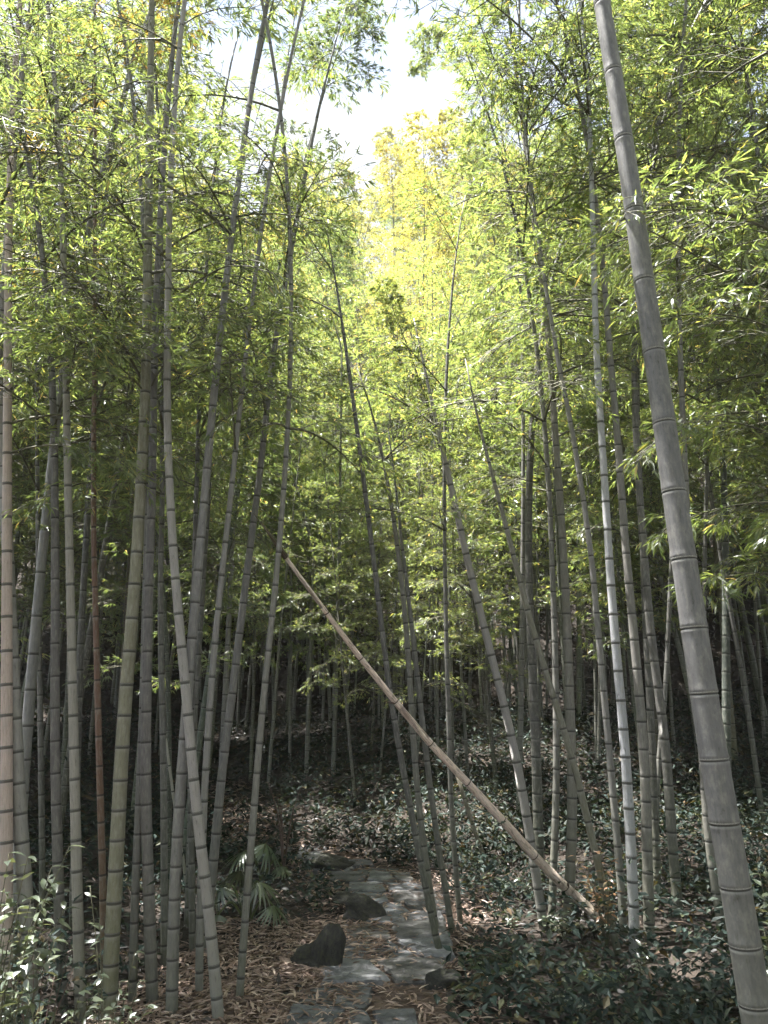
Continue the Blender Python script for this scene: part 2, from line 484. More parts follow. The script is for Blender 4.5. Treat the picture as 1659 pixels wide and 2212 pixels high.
# ------------------------------------------------------------------ culm builder
def resample(P, step):
    P = np.asarray(P, float)
    d = np.concatenate([[0], np.cumsum(np.linalg.norm(np.diff(P, axis=0), axis=1))])
    s = np.arange(0, d[-1], step)
    return np.stack([np.interp(s, d, P[:, k]) for k in range(3)], 1), s
def catmull(P, m=8):
    P = np.asarray(P, float)
    Q = np.concatenate([[2 * P[0] - P[1]], P, [2 * P[-1] - P[-2]]])
    out = []
    for i in range(len(P) - 1):
        p0, p1, p2, p3 = Q[i:i + 4]
        for t in np.linspace(0, 1, m, endpoint=False):
            out.append(.5 * ((2 * p1) + (-p0 + p2) * t + (2 * p0 - 5 * p1 + 4 * p2 - p3) * t * t + (-p0 + 3 * p1 - 3 * p2 + p3) * t ** 3))
    out.append(P[-1])
    return np.array(out)
def smooth_pts(P, k=5):
    for _ in range(k):
        P[1:-1] = P[1:-1] * .5 + (P[:-2] + P[2:]) * .25
    return P

class Axis:
    def __init__(s, P):
        s.P = np.asarray(P); s.d = np.concatenate([[0], np.cumsum(np.linalg.norm(np.diff(s.P, axis=0), axis=1))]); s.H = s.d[-1]
    def at(s, v): return np.stack([np.interp(v, s.d, s.P[:, k]) for k in range(3)], -1)
    def tan(s, v): return unit(s.at(v + .05) - s.at(v - .05))

def node_list(H, r, base=.13, mid=.27, start=.05):
    out = []; v = start
    while v < H - .15:
        out.append(v)
        u = v / H
        v += (base + (mid - base) * min(1, u / .22)) * (1 - .5 * max(0, (u - .6) / .4)) * r.uniform(.93, 1.07)
    return out

def culm_mesh(ax, rad, nodes, sides, name='culm', nds=2.0):
    offs = np.array([-.0503, -.05, -.018, -.010, -.003, .003, .008, .02, .05, .0503])
    prof = np.array([0, 0, .008, .035, -.03, -.03, .05, .012, 0, 0])
    val = np.array([.9, -.05, -.018, -.010, -.003, .003, .008, .02, .05, .9])
    S = [0.0]; B = [0.0]; ND = [.9]
    nodes = [v for v in nodes if .06 < v < ax.H - .06]
    arr = np.array(nodes) if nodes else np.array([1e3])
    for v in nodes:
        for o, p, q in zip(offs, prof, val):
            S.append(v + o); B.append(p); ND.append(q)
    S.append(ax.H); B.append(0); ND.append(.9)
    S = np.array(S); o = np.argsort(S); S = S[o]; B = np.array(B)[o]; ND = np.array(ND)[o]
    P = ax.at(S); R = rad(S) * (1 + B)
    V, Q, caps, a = tube_np(P, R, sides)
    nd = np.repeat(ND * nds, sides); hs = np.repeat(S, sides)
    cyl = np.stack([np.tile(np.cos(a), len(S)), np.tile(np.sin(a), len(S)), hs], 1)
    return mesh_np(name, V, [Q] + caps, 'culm', True, point_attr={'nd': nd, 'hs': hs, 'cyl': cyl})

def ring_mesh():
    g = Geo(); n = 20; prof = [(.98, -.006), (1.035, -.003), (1.05, .0), (1.035, .003), (.98, .007)]
    a = np.linspace(0, 2 * np.pi, n, endpoint=False)
    V = np.concatenate([np.stack([p * np.cos(a), p * np.sin(a), np.full(n, q)], 1) for p, q in prof])
    i = np.arange(len(prof) - 1)[:, None] * n; j = np.arange(n)[None, :]; k = (j + 1) % n
    return mesh_np('node_ring', V, [np.stack([i + j, i + k, i + n + k, i + n + j], -1).reshape(-1, 4)], 'ring', True)
RING = ring_mesh()
PALE_RING = RING.copy(); PALE_RING.materials.clear()
M['pale_ring'] = simple_material('pale_node_ridge', [(.35, (.10, .10, .09)), (.48, (.26, .26, .245)), (.7, (.5, .5, .48))], 45, 5, .7, .3, .002)
PALE_RING.materials.append(M['pale_ring'])

def branch_placements(ax, nodes, s0, r, lib_n, blen=1.5, skip=.12, per=2, taper=.65):
    out = []; az = r.uniform(0, 6.28)
    for v in nodes:
        if v < s0 or r.random() < skip: continue
        u = (v - s0) / max(ax.H - s0, .1)
        L = blen * (.55 + .45 * min(1, u / .15)) * (1 - u) ** taper * r.uniform(.75, 1.15) + .28
        az += math.pi + r.uniform(-.7, .7)
        T = ax.tan(np.array([v]))[0]
        q = np.array(Matrix.Identity(3).to_quaternion().slerp(Vector((0, 0, 1)).rotation_difference(Vector(T)), .35).to_matrix())
        for k in range(per):
            a = az + (k * r.uniform(.6, 1.1) if per > 1 else 0)
            R3 = q @ frame_matrix(a, math.radians(r.uniform(-8, 18)) + .35 * u, r.uniform(-.3, .3))
            out.append((int(r.integers(lib_n)), R3, ax.at(np.array([v]))[0], L * (1 if k == 0 else r.uniform(.6, .9))))
    return out

def openness(px, py):
    """how many of the branches are kept where the photograph shows sky between the crowns, or to steer sunlight overhead"""
    if py < -60: return .16 if px < 420 else .55  # unseen crowns above the frame: thinned to light the left, kept to shade the path
    l = np.interp(py, [0, 150, 350, 400], [720, 770, 720, 690]); rr = np.interp(py, [0, 110, 135, 180, 250, 400], [1015, 1010, 850, 900, 960, 800])
    if l < px < rr and py < 380: return 0.0
    if 400 < px <= l and py < 500: return .16 if py < 330 else .28
    if rr <= px < 1260 and py < 250: return .65
    if px <= 400 and py < 450: return .36
    if px <= 480 and py < 900: return .50
    if 560 < px < 1110 and py < 640: return .12
    if 620 < px < 1040 and py < 820: return .14
    if 480 < px < 1150 and py < 800: return .75
    return .72
def thin(pl, org, r):
    out = []
    for p in pl:
        e = Vector(org) + Vector(p[2]) + Vector(p[1] @ np.array([.75, 0, .1])) * p[3]
        k = openness(*project(e)) if e.y > 1 else .3
        m = Vector(org) + Vector(p[2])
        if m.y > 1: k = min(k, openness(*project(m)) + .15)
        if r.random() < k: out.append(p)
    return out

GREY = (.185, .185, .165); LGREY = (.25, .25, .235); DGREY = (.095, .098, .088); OLIVE = (.18, .185, .125)
TAN = (.42, .36, .30); BROWN = (.165, .10, .066); WHITE = (.36, .37, .37); GREEN = (.13, .16, .10)
CROWN = {}

def hero(label, pts, w, col=GREY, H=None, Y=None, k=0.0, bend=None, s0=3.2, blen=1.4, detail=1, leaf=.077, per=2, skip=.48,
         rings=False, nodes=None, crown=True, thinned=True, tint=(1.20, 1.24, 1.2), sides=None, rbase=None, group=None, intern=.20, leaf_w=.14, extra=()):
    r = np.random.default_rng(abs(int(pts[0][0] * 7 + pts[0][1] * 13 + w * 101)) % 100000)
    if Y is None:
        g = on_ground(*pts[0]); Y = g.y
        base = g
    else:
        base = at_y(*pts[0], Y)
        base = Vector((base.x, Y, base.z))
    raw = []
    for p in pts:
        d = ray(*p)                               # culm stands in an upright plane through its foot, tipped by k
        t = (Y + k * (EYE.z - base.z)) / (d.y - k * d.z)
        raw.append(list(EYE + d * t))
    gz = tz(raw[0][0], raw[0][1])
    if raw[0][2] > gz:                            # foot hidden in the photograph: carry it down to the ground
        d = (np.array(raw[1]) - np.array(raw[0])); d /= max(d[2], .2)
        q = np.array(raw[0]) - d * (raw[0][2] - gz) * .9; q[2] = gz
        raw.insert(0, list(q))
    raw[0][2] = min(raw[0][2], tz(raw[0][0], raw[0][1])) - .06
    P = smooth_pts(resample(catmull(raw), .18)[0], 4)
    ylen = (Vector(P[0]) - EYE).length
    r0 = rbase or w * (Y / CP * 1.0) / F / 2 * .97
    L0 = Axis(P).H
    if H is None: H = max(L0 + 1.5, min(13.0, 8.0 + r0 * 80))
    if bend is None: bend = (r.uniform(-1, 1), r.uniform(-.5, .5))
    if L0 < H:
        T = unit(P[-1] - P[-6]); p = P[-1].copy(); ext = [p.copy()]; n = int((H - L0) / .2)
        bv = np.array([bend[0], bend[1], -.15])
        for i in range(n):
            T = unit(T + bv * .035 * (.3 + 1.4 * (i / max(n, 1)) ** 1.5)); p = p + T * .2; ext.append(p.copy())
            if openness(*project(p)) == 0: break
        P = np.concatenate([P, np.array(ext[1:])]) if len(ext) > 1 else P
    ax = Axis(P); H = ax.H
    rad = lambda s: r0 * (1 - .10 * np.clip(s / 3, 0, 1)) * np.maximum(.05, 1 - .95 * np.clip(s / max(H, 10.5), 0, 1) ** 1.35) * np.clip((H - s) / 1.8 + .06, 0, 1) ** .7 + .002
    org = Vector(P[0]) + Vector((0, 0, .06))
    P = P - np.array(org); ax = Axis(P)
    root = thing('bamboo', label, 'bamboo', org, group)
    ns = nodes(ax) if nodes else node_list(H, r, .13, intern)
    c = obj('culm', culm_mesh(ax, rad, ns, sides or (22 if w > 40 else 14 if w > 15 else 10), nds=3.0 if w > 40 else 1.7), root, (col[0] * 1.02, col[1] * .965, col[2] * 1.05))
    if rings:
        for v in ns:
            if v < .05 or v > rings: continue
            T = Vector(ax.tan(np.array([v]))[0]); rr = float(rad(np.array([v]))[0])
            m = Matrix.Translation(Vector(ax.at(np.array([v + .006]))[0])) @ Vector((0, 0, 1)).rotation_difference(T).to_matrix().to_4x4() @ Matrix.Diagonal((rr, rr, .8, 1))
            obj('node_ring', PALE_RING if w > 40 else RING, c, None, m)
    if crown:
        pl = branch_placements(ax, ns, s0, r, len(LIB), blen, skip, per)
        if thinned: pl = thin(pl, org, r)
        for (py, az, L) in extra:              # single low branches that the photograph shows
            v = min(ns, key=lambda q: abs(project(org + Vector(ax.at(np.array([q]))[0]))[1] - py))
            pl.append((int(r.integers(len(LIB))), frame_matrix(math.radians(az), math.radians(r.uniform(-6, 6))), ax.at(np.array([v]))[0], L))
        if pl:
            me, _ = build_crown(pl, LIB, leaf, leaf_w, detail, r)
            tag(obj('crown', me, root, tint), None, None, kind='stuff')
            for (bi, R3, pos, s) in pl:
                m = Matrix(R3.tolist()).to_4x4() @ Matrix.Scale(s, 4); m.translation = Vector(pos)
                obj('branch', LIB[bi]['mesh'], root, (1, 1, 1), m)
    return root, Vector(org), r0

# ------------------------------------------------------------------ ground, path
def grid_ground():
    xs = np.unique(np.concatenate([np.linspace(-90, -12, 30), np.linspace(-12, 12, 150), np.linspace(12, 90, 30)]))
    ys = np.unique(np.concatenate([np.linspace(-40, 1, 20), np.linspace(1, 16, 120), np.linspace(16, 60, 60), np.linspace(60, 130, 20)]))
    X, Y = np.meshgrid(xs, ys)
    V = np.stack([X, Y, terrain(X, Y)], -1).reshape(-1, 3)
    nx = len(xs); i = np.arange(len(ys) - 1)[:, None] * nx; j = np.arange(nx - 1)[None, :]
    Q = np.stack([i + j, i + j + 1, i + nx + j + 1, i + nx + j], -1).reshape(-1, 4)
    return mesh_np('ground', V, [Q], 'soil', True)
ground = tag(obj('ground', grid_ground()), None, None, kind='structure')

def path_sheet():
    ys = np.linspace(-1, 8.5, 120); us = np.linspace(-1, 1, 13)
    V = []
    for y in ys:
        for u in us:
            x = path_x(y) + u * (PATH_HALF + .12 * math.sin(y * 3.1 + u) + (.55 * max(0, 1 - abs(y - 4.6) / 1.6) if u < 0 else .1))
            V.append((x, y, tz(x, y) + .006))
    nx = len(us); i = np.arange(len(ys) - 1)[:, None] * nx; j = np.arange(nx - 1)[None, :]
    Q = np.stack([i + j, i + j + 1, i + nx + j + 1, i + nx + j], -1).reshape(-1, 4)
    return mesh_np('path', np.array(V), [Q], 'path_soil', True)
path = tag(obj('path', path_sheet()), None, None, kind='structure')

def clip_poly(poly, n, c):
    out = []
    for a, b in zip(poly, poly[1:] + poly[:1]):
        da, db = n[0] * a[0] + n[1] * a[1] - c, n[0] * b[0] + n[1] * b[1] - c
        if da <= 0: out.append(a)
        if da * db < 0:
            t = da / (da - db); out.append((a[0] + (b[0] - a[0]) * t, a[1] + (b[1] - a[1]) * t))
    return out
def paving():
    r = random.Random(3)
    sites = []
    y = 1.2; row = 0
    while y < 8.4:
        n = 2 if row % 3 else 3
        for k in range(n):
            u = (k + .5) / n * 2 - 1
            sites.append(((u + r.uniform(-.18, .18)) * PATH_HALF, y + r.uniform(-.09, .09)))
        y += r.uniform(.26, .40); row += 1
    for i, (sx, sy) in enumerate(sites):
        if r.random() < .02: continue
        poly = [(-PATH_HALF - r.uniform(-.06, .1), sy - .5), (PATH_HALF + r.uniform(-.06, .1), sy - .5),
                (PATH_HALF + r.uniform(-.06, .1), sy + .5), (-PATH_HALF - r.uniform(-.06, .1), sy + .5)]
        for j, (qx, qy) in enumerate(sites):
            if i == j or abs(qy - sy) > 1.2: continue
            nx, ny = qx - sx, qy - sy; ln = math.hypot(nx, ny); nx /= ln; ny /= ln
            poly = clip_poly(poly, (nx, ny), nx * (sx + qx) / 2 + ny * (sy + qy) / 2 - r.uniform(.006, .016))
            if len(poly) < 3: break
        if len(poly) < 3: continue
        # roughen the outline
        rough = []
        for a, b in zip(poly, poly[1:] + poly[:1]):
            rough.append(a)
            m = math.hypot(b[0] - a[0], b[1] - a[1])
            if m > .14:
                nx, ny = (b[1] - a[1]) / m, -(b[0] - a[0]) / m
                for f in (.33, .67):
                    q = r.uniform(-.018, .012)
                    rough.append((a[0] + (b[0] - a[0]) * f + nx * q, a[1] + (b[1] - a[1]) * f + ny * q))
        cx = sum(p[0] for p in rough) / len(rough); cy = sum(p[1] for p in rough) / len(rough)
        wx = cx + path_x(cy); z0 = tz(wx, cy)
        tx, ty = r.uniform(-.04, .04), r.uniform(-.04, .04); hgt = r.uniform(.016, .045)
        V = []; n = len(rough)
        for sc_, h in ((1.0, -.05), (1.0, hgt - .012), (.93, hgt)):
            for (x, yq) in rough:
                dx, dy = (x - cx) * sc_, (yq - cy) * sc_
                V.append((dx, dy, h + tx * dx + ty * dy + (r.uniform(-.004, .004) if h > 0 else 0)))
        V.append((0, 0, hgt + r.uniform(-.003, .006)))
        ar = np.arange(n); nx_ = (ar + 1) % n
        quads = np.concatenate([np.stack([ar + k * n, nx_ + k * n, nx_ + (k + 1) * n, ar + (k + 1) * n], 1) for k in (0, 1)])
        tris = np.stack([ar + 2 * n, nx_ + 2 * n, np.full(n, 3 * n)], 1)
        me = mesh_np('paving_stone', np.array(V), [quads, tris], 'stone')
        v = r.uniform(.6, 1.15); b = r.uniform(-.05, .08)
        obj('paving_stone', me, path, (v * (1 - b), v, v * (1 + b)), Matrix.Translation((wx, cy, z0)))
paving()

# ------------------------------------------------------------------ the bamboos one can tell apart (pixel tracks give direction, the foot gives distance)
def big_nodes(ax):
    ys = [11, 157, 301, 455, 607, 760, 914, 1063, 1207, 1355, 1499, 1640, 1776, 1914, 2042, 2171]
    v = np.linspace(0, ax.H, 2000); P = ax.at(v)
    py = np.array([project(BIGORG + Vector(p))[1] if (P[i][2] < 9) else -1e4 for i, p in enumerate(P)])
    out = [float(v[np.argmin(np.abs(py - y))]) for y in ys][::-1]
    low = [out[0] - .22, out[0] - .40]
    top = []; s = out[-1]
    while s < ax.H - .4:
        s += .27; top.append(s)
    return [q for q in low[::-1] if q > .04] + out + top
BIGORG = at_y(1662, 2345, 3.15); BIGORG.z = tz(BIGORG.x, 3.15)
hero('thickest grey bamboo culm with pale node rings, leaning left along the right edge',
     [(1662, 2345), (1630, 2171), (1610, 2042), (1589, 1914), (1564, 1773), (1541, 1640), (1520, 1499), (1499, 1355), (1477, 1207), (1455, 1063),
      (1435, 914), (1413, 760), (1389, 600), (1371, 455), (1347, 301), (1325, 157), (1301, 11)], 60, (.145, .152, .143), H=13, Y=3.15, s0=5.6, rings=5.2,
     nodes=big_nodes, bend=(-.2, .6))
hero('pale tan weathered bamboo culm standing upright at the left edge',
     [(16, 2200), (14, 1900), (15, 1400), (16, 1000), (18, 600)], 25, TAN, rings=4.2, s0=3.6, bend=(.3, .2), extra=[(900, 10, 1.1), (820, -30, 1.2), (720, 30, 1.2), (1000, -10, .8)])
hero('whitish bamboo culm entering at the upper left edge and leaning right',
     [(-60, 2150), (-45, 1600), (-25, 1100), (4, 700), (25, 400), (42, 200), (70, 0)], 26, LGREY, s0=3.8, bend=(.5, 0))
hero('grey bamboo culm leaning left, just behind the tan culm at the left edge',
     [(70, 2190), (60, 2000), (42, 1750), (33, 1560), (22, 1300), (8, 1000)], 29, (.22, .225, .20), rings=2.6, s0=3.6)
hero('long grey bamboo culm with white node lines, leaning right across the upper left',
     [(40, 2060), (41, 1850), (56, 1605), (78, 1350), (102, 1093), (150, 697), (215, 400), (270, 200), (335, 0)], 24, (.20, .21, .20), rings=6, s0=3.6, bend=(.6, .1), detail=2, intern=.30, skip=.15, extra=[(1185, -15, .9), (1010, 20, 1.0), (900, 160, .9)])
hero('dark grey upright bamboo, first to the right of the left edge cluster',
     [(137, 2170), (128, 1950), (119, 1620), (120, 1264), (118, 1000)], 20, (.13, .13, .12), rings=4, s0=3.3)
hero('light mottled bamboo culm, mossy at its foot, standing by the left shrub twigs',
     [(178, 2200), (168, 1962), (160, 1620), (152, 1264), (146, 1000), (139, 600)], 20, (.25, .25, .21), rings=4.5, s0=3.4)
hero('slim orange brown dead bamboo culm in the left stand',
     [(228, 2100), (224, 1962), (214, 1620), (208, 1366), (202, 1127), (204, 800)], 13, BROWN, s0=4.2, skip=.5, tint=(1.5, .9, .6))
hero('stout olive grey bamboo culm rising from the lower left undergrowth, leaning right',
     [(236, 2200), (238, 2098), (252, 1859), (263, 1620), (280, 1400), (294, 1230), (304, 1050), (314, 868), (318, 663), (322, 400)], 29, OLIVE, rings=5, s0=3.3)
hero('straight dark grey bamboo culm to the right of the stout olive culm',
     [(332, 2170), (323, 1962), (316, 1791), (314, 1620), (318, 1435), (322, 1230), (330, 1039), (331, 868)], 22, (.15, .15, .14), rings=4.2, s0=3.4)
hero('thin grey bamboo partly hidden behind the straight dark culm',
     [(287, 2170), (292, 1928), (301, 1722), (310, 1500), (314, 1300)], 15, (.15, .155, .14), s0=3.2)
hero('smooth grey bamboo culm with pale rings, rising to the right and crossing a bent one',
     [(372, 2195), (378, 1893), (396, 1620), (413, 1400), (434, 1161), (448, 1004), (471, 765), (492, 577), (512, 420)], 22, (.165, .17, .16), rings=5, s0=3.4, bend=(.5, .2))
hero('bright bent bamboo culm, green at its foot, leaning left beside the litter clearing',
     [(476, 2209), (466, 2110), (448, 1928), (424, 1757), (413, 1620), (403, 1503), (386, 1332), (376, 1230), (369, 1093), (362, 970), (361, 765), (364, 600)], 21, (.27, .27, .245), rings=5, s0=3.5)
hero('narrow light bamboo culm leaning right behind the bent bright one',
     [(432, 2150), (431, 1962), (439, 1791), (446, 1620), (460, 1435), (472, 1298), (489, 1161), (509, 970), (525, 820)], 14, (.23, .235, .215), s0=3.1, rings=4)
hero('grey bamboo culm leaning right, nearest the fan palm',
     [(440, 2060), (458, 1893), (472, 1757), (482, 1620), (499, 1537), (513, 1400), (526, 1298), (543, 1161), (560, 1040), (572, 930), (590, 760), (612, 640), (628, 550)], 18, (.15, .155, .145), s0=3.4, rings=5, bend=(.5, 0))
hero('slim bamboo standing alone in the litter at the left side of the path',
     [(516, 2162), (527, 2013), (537, 1893), (551, 1722), (560, 1600), (573, 1470), (590, 1310), (602, 1200)], 14, (.17, .175, .15), s0=3.0, rings=4)
for lab, pts, w, col in [
    ('thin dark bamboo seen between the leaning left culm and the upright dark one', [(94, 1990), (91, 1800), (88, 1600), (84, 1300)], 11, DGREY),
    ('thin bamboo behind and left of the bent bright culm', [(357, 2090), (355, 1900), (353, 1620), (346, 1300), (352, 1050)], 13, (.12, .125, .11)),
    ('short visible length of dark bamboo right behind the bent bright culm', [(417, 2060), (415, 1900), (411, 1650), (418, 1400)], 12, DGREY),
    ('thick dark bamboo leaning right behind the mottled left culm', [(160, 2010), (166, 1650), (174, 1400), (190, 1100), (205, 868), (212, 650)], 16, (.08, .083, .075)),
    ('dark bamboo rising close beside the smooth culm with pale rings', [(405, 2000), (418, 1600), (430, 1400), (446, 1150), (458, 950)], 12, DGREY),
]:
    hero(lab, pts, w, col, s0=3.0, blen=1.3)
# by the path and centre
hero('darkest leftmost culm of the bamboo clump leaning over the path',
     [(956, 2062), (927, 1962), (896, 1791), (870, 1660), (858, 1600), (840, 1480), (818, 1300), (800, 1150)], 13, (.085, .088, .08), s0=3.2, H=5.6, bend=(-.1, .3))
hero('bamboo of the path clump whose bare top ends high in the centre',
     [(946, 2020), (927, 1910), (910, 1791), (895, 1640), (886, 1480), (876, 1330), (860, 1190), (838, 1040), (803, 880), (768, 785)], 13, (.14, .145, .12), H=1, s0=3.4, blen=.9)
hero('bamboo of the path clump next to the high bare topped one',
     [(980, 2015), (964, 1928), (940, 1791), (920, 1620), (905, 1500), (884, 1300), (868, 1180), (850, 1000), (832, 890)], 12, (.12, .125, .11), s0=3.4, blen=1.1, H=1)
hero('thin upright bamboo at the right of the path clump',
     [(996, 1998), (988, 1910), (976, 1791), (971, 1620), (966, 1450)], 10, (.11, .115, .10), s0=2.8, H=6.2)
hero('bright long bamboo culm leaning left, crossing behind the broken pole',
     [(1177, 2005), (1158, 1889), (1138, 1765), (1113, 1620), (1090, 1527), (1066, 1435), (1039, 1326), (1012, 1223), (984, 1093), (965, 1010), (940, 900), (905, 740), (888, 660)], 18, (.27, .27, .25),
     s0=4.6, H=1, blen=.9, rings=4)
hero('bamboo leaning far left with a green foot, crossing the right hand stand',
     [(1338, 2058), (1303, 1910), (1283, 1827), (1262, 1744), (1237, 1630), (1199, 1521), (1177, 1444), (1152, 1367), (1133, 1298), (1105, 1180), (1070, 1050), (1030, 900), (1000, 750)], 14, (.15, .155, .115), s0=4.2, blen=1.1, H=1)
# right
hero('grey bamboo culm in front of the foot of the broken pole',
     [(1225, 1985), (1229, 1930), (1235, 1827), (1237, 1682), (1232, 1568), (1228, 1422), (1221, 1276), (1212, 1110), (1200, 950), (1190, 800), (1180, 680), (1163, 560)], 20, (.185, .185, .155), s0=4.0, rings=4)
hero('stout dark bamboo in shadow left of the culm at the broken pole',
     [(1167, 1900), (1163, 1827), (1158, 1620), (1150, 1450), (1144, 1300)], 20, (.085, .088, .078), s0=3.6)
hero('narrow grey bamboo between the dark stout one and the pole foot culm',
     [(1190, 1990), (1193, 1910), (1200, 1786), (1202, 1620), (1199, 1400), (1192, 1200)], 14, (.14, .145, .125), s0=3.3)
hero('slim light bamboo rising beside the russet leaved shrub',
     [(1348, 2022), (1343, 1931), (1332, 1806), (1320, 1661), (1312, 1587), (1301, 1459), (1287, 1313), (1279, 1203), (1265, 1112), (1248, 1000), (1225, 870), (1203, 780)], 14, (.20, .205, .185), s0=3.6)
hero('long bluish white bamboo culm rising into the sky on the right',
     [(1370, 2058), (1367, 1910), (1359, 1765), (1351, 1620), (1334, 1440), (1320, 1276), (1309, 1093), (1300, 950), (1290, 800), (1283, 600), (1278, 400), (1268, 150), (1252, 0)], 20, (.36, .385, .385), s0=4.6, rings=5, bend=(-.9, 0))
hero('grey bamboo culm standing right next to the long bluish white one',
     [(1403, 2040), (1399, 1931), (1397, 1786), (1392, 1620), (1385, 1550), (1374, 1422), (1360, 1276), (1345, 1112), (1335, 950), (1320, 800), (1308, 640)], 20, (.17, .172, .15), s0=4.0, rings=4)
hero('dark bamboo close behind the grey culm right of the bluish white one',
     [(1419, 1935), (1412, 1700), (1403, 1500), (1396, 1386), (1390, 1230), (1378, 950)], 15, (.095, .098, .085), s0=3.8)
hero('dark grey bamboo, third culm to the left of the thickest one',
     [(1466, 1978), (1452, 1827), (1440, 1630), (1429, 1532), (1411, 1422), (1400, 1313), (1380, 1050)], 19, (.115, .118, .105), s0=3.8)
hero('thin bamboo leaning right against the trend, left of the thickest culm',
     [(1413, 1860), (1422, 1640), (1438, 1495), (1442, 1386), (1449, 1240), (1453, 1100)], 10, (.13, .135, .12), s0=3.4)
hero('grey bamboo culm running down just left of the thickest one',
     [(1566, 2032), (1546, 1931), (1527, 1806), (1519, 1661), (1510, 1500), (1490, 1200)], 16, (.15, .152, .135), s0=4.0, rings=3)
hero('dark greenish bamboo with pale rings right of the thickest culm',
     [(1570, 1800), (1569, 1605), (1568, 1422), (1567, 1203), (1562, 1000)], 18, (.075, .092, .075), s0=3.8)
hero('thin bamboo emerging behind the thickest culm at mid height',
     [(1520, 1850), (1522, 1480), (1520, 1276), (1525, 1093), (1528, 950)], 10, (.12, .125, .11), s0=3.4)
hero('thin dark bamboo slanting left near the right edge',
     [(1652, 1800), (1630, 1640), (1612, 1513), (1590, 1386), (1560, 1220)], 10, DGREY, s0=3.4)
hero('dark bamboo leaning in from the upper right edge',
     [(1840, 2000), (1770, 1400), (1700, 800), (1655, 480), (1630, 280), (1602, 90)], 17, (.08, .083, .075), s0=3.4, detail=2, bend=(-.3, .1))
# high thin crowns against the sky
hero('feathery bamboo whose thin crown stands against the sky left of centre',
     [(470, 1840), (492, 1400), (515, 900), (545, 560), (571, 410), (592, 325), (619, 137), (645, -10)], 13, (.15, .155, .14), s0=7.0, skip=.25, bend=(.7, .1), blen=1.3)
hero('bamboo with a thin drooping top against the sky right of centre',
     [(1120, 1790), (1128, 1300), (1130, 900), (1122, 600), (1100, 380), (1062, 210), (1005, 120), (940, 105), (880, 140)], 12, (.15, .155, .14), s0=6.5, skip=.25, H=1, blen=.75, thinned=False)

# broken dead pole leaning across the view
def broken_pole():
    px = [(1316, 1992), (1220, 1915), (1160, 1855), (1080, 1765), (1000, 1680), (920, 1595), (850, 1510), (790, 1435), (720, 1345), (660, 1258), (604, 1186)]
    g = on_ground(1316, 1996); Y0 = g.y
    P = np.array([list(at_y(x, y, Y0 - .10 * i)) for i, (x, y) in enumerate(px)])
    P[0][2] -= .03
    ax = Axis(smooth_pts(resample(catmull(P), .1)[0], 3)); org = Vector(ax.P[0])
    ax = Axis(ax.P - np.array(org))
    root = thing('bamboo_pole', 'pale dead bamboo pole, broken at the top, leaning diagonally across the path', 'bamboo pole', org)
    H = ax.H; rad = lambda s: .035 * (1 - .66 * s / H)
    r = np.random.default_rng(8)
    ns = []; v = .12
    while v < H - .2: ns.append(v); v += .30 + .07 * min(1, v / 1.5)
    me = culm_mesh(ax, rad, ns, 16, nds=3.5); me.materials[0] = M['dead_culm']
    c = obj('culm', me, root, (.74, .60, .53))
    for v in ns:
        T = Vector(ax.tan(np.array([v]))[0]); rr = float(rad(v))
        q = Vector((0, 0, 1)).rotation_difference(T).to_matrix().to_4x4()
        m = Matrix.Translation(Vector(ax.at(np.array([v]))[0])) @ q @ Matrix.Diagonal((rr, rr, .45, 1))
        obj('node_ring', POLE_RING, c, None, m)
        if r.random() < .85:      # snapped branch stubs
            a = r.uniform(0, 6.28); gg = Geo()
            d = np.array([math.cos(a) * .8, math.sin(a) * .8, .9]); l = r.uniform(.03, .08)
            gg.tube(np.array([d * 0, d * l * .6, d * l]) + np.array([math.cos(a) * rr * .8, math.sin(a) * rr * .8, 0]), [.006, .005, .002], 5)
            obj('branch_stub', gg.mesh('branch_stub', 'bark'), root, None, Matrix.Translation(Vector(ax.at(np.array([v]))[0])) @ q)
    # splintered end
    T = ax.tan(np.array([H - .1]))[0]; e = ax.at(np.array([H]))[0]
    q = np.array(Vector((0, 0, 1)).rotation_difference(Vector(T)).to_matrix())
    gg = Geo()
    for k in range(7):
        a = k / 7 * 6.28; rr = float(rad(H)) * .8; l = [.30, .05, .08, .04, .06, .12, .22][k]
        b = q @ np.array([math.cos(a) * rr, math.sin(a) * rr, 0])
        gg.tube(np.array([e + b - T * .05, e + b * .9 + T * l * .5, e + b * .8 + T * l]), [.011, .008, .002], 4)
    obj('splintered_end', gg.mesh('splintered_end', 'culm'), root, (.5, .37, .24))
def dark_ring():
    me = RING.copy(); me.name = 'dark_node_ring'; me.materials.clear(); me.materials.append(M['bark']); return me
POLE_RING = dark_ring()
broken_pole()

def cane(label, p0, p1, Y0, Y1, r0, r1, col, drop=True):
    a = at_y(*p0, Y0); b = at_y(*p1, Y1)
    ax0 = np.array([list(a), list((a + b) / 2 + Vector((0, 0, -.03))), list(b)])
    P = resample(catmull(ax0), .1)[0]
    org = Vector(P[0]); ax = Axis(P - P[0]); H = ax.H
    me = culm_mesh(ax, lambda s: r0 + (r1 - r0) * s / H, node_list(H, np.random.default_rng(int(p0[0])), .2, .22), 8, 'cane')
    o = obj('bamboo_cane', me, None, col); o.location = org
    return tag(o, label, 'bamboo cane')
def gy(px, py): return on_ground(px, py).y
y0 = gy(1060, 1893); cane('slim dead cane leaning left from the undergrowth behind the broken pole', (1060, 1893), (981, 1652), y0, y0 + .05, .022, .016, (.16, .14, .11))
y0 = gy(408, 1960); cane('thin pale cane propped between the bent bright culm and its neighbour', (412, 1960), (356, 1580), y0, y0 - .2, .015, .010, (.34, .33, .30))
y0 = gy(500, 1850); cane('short pale cane lying on the slope beside the fan palm', (500, 1826), (545, 1800), y0, y0, .016, .012, (.26, .25, .22))
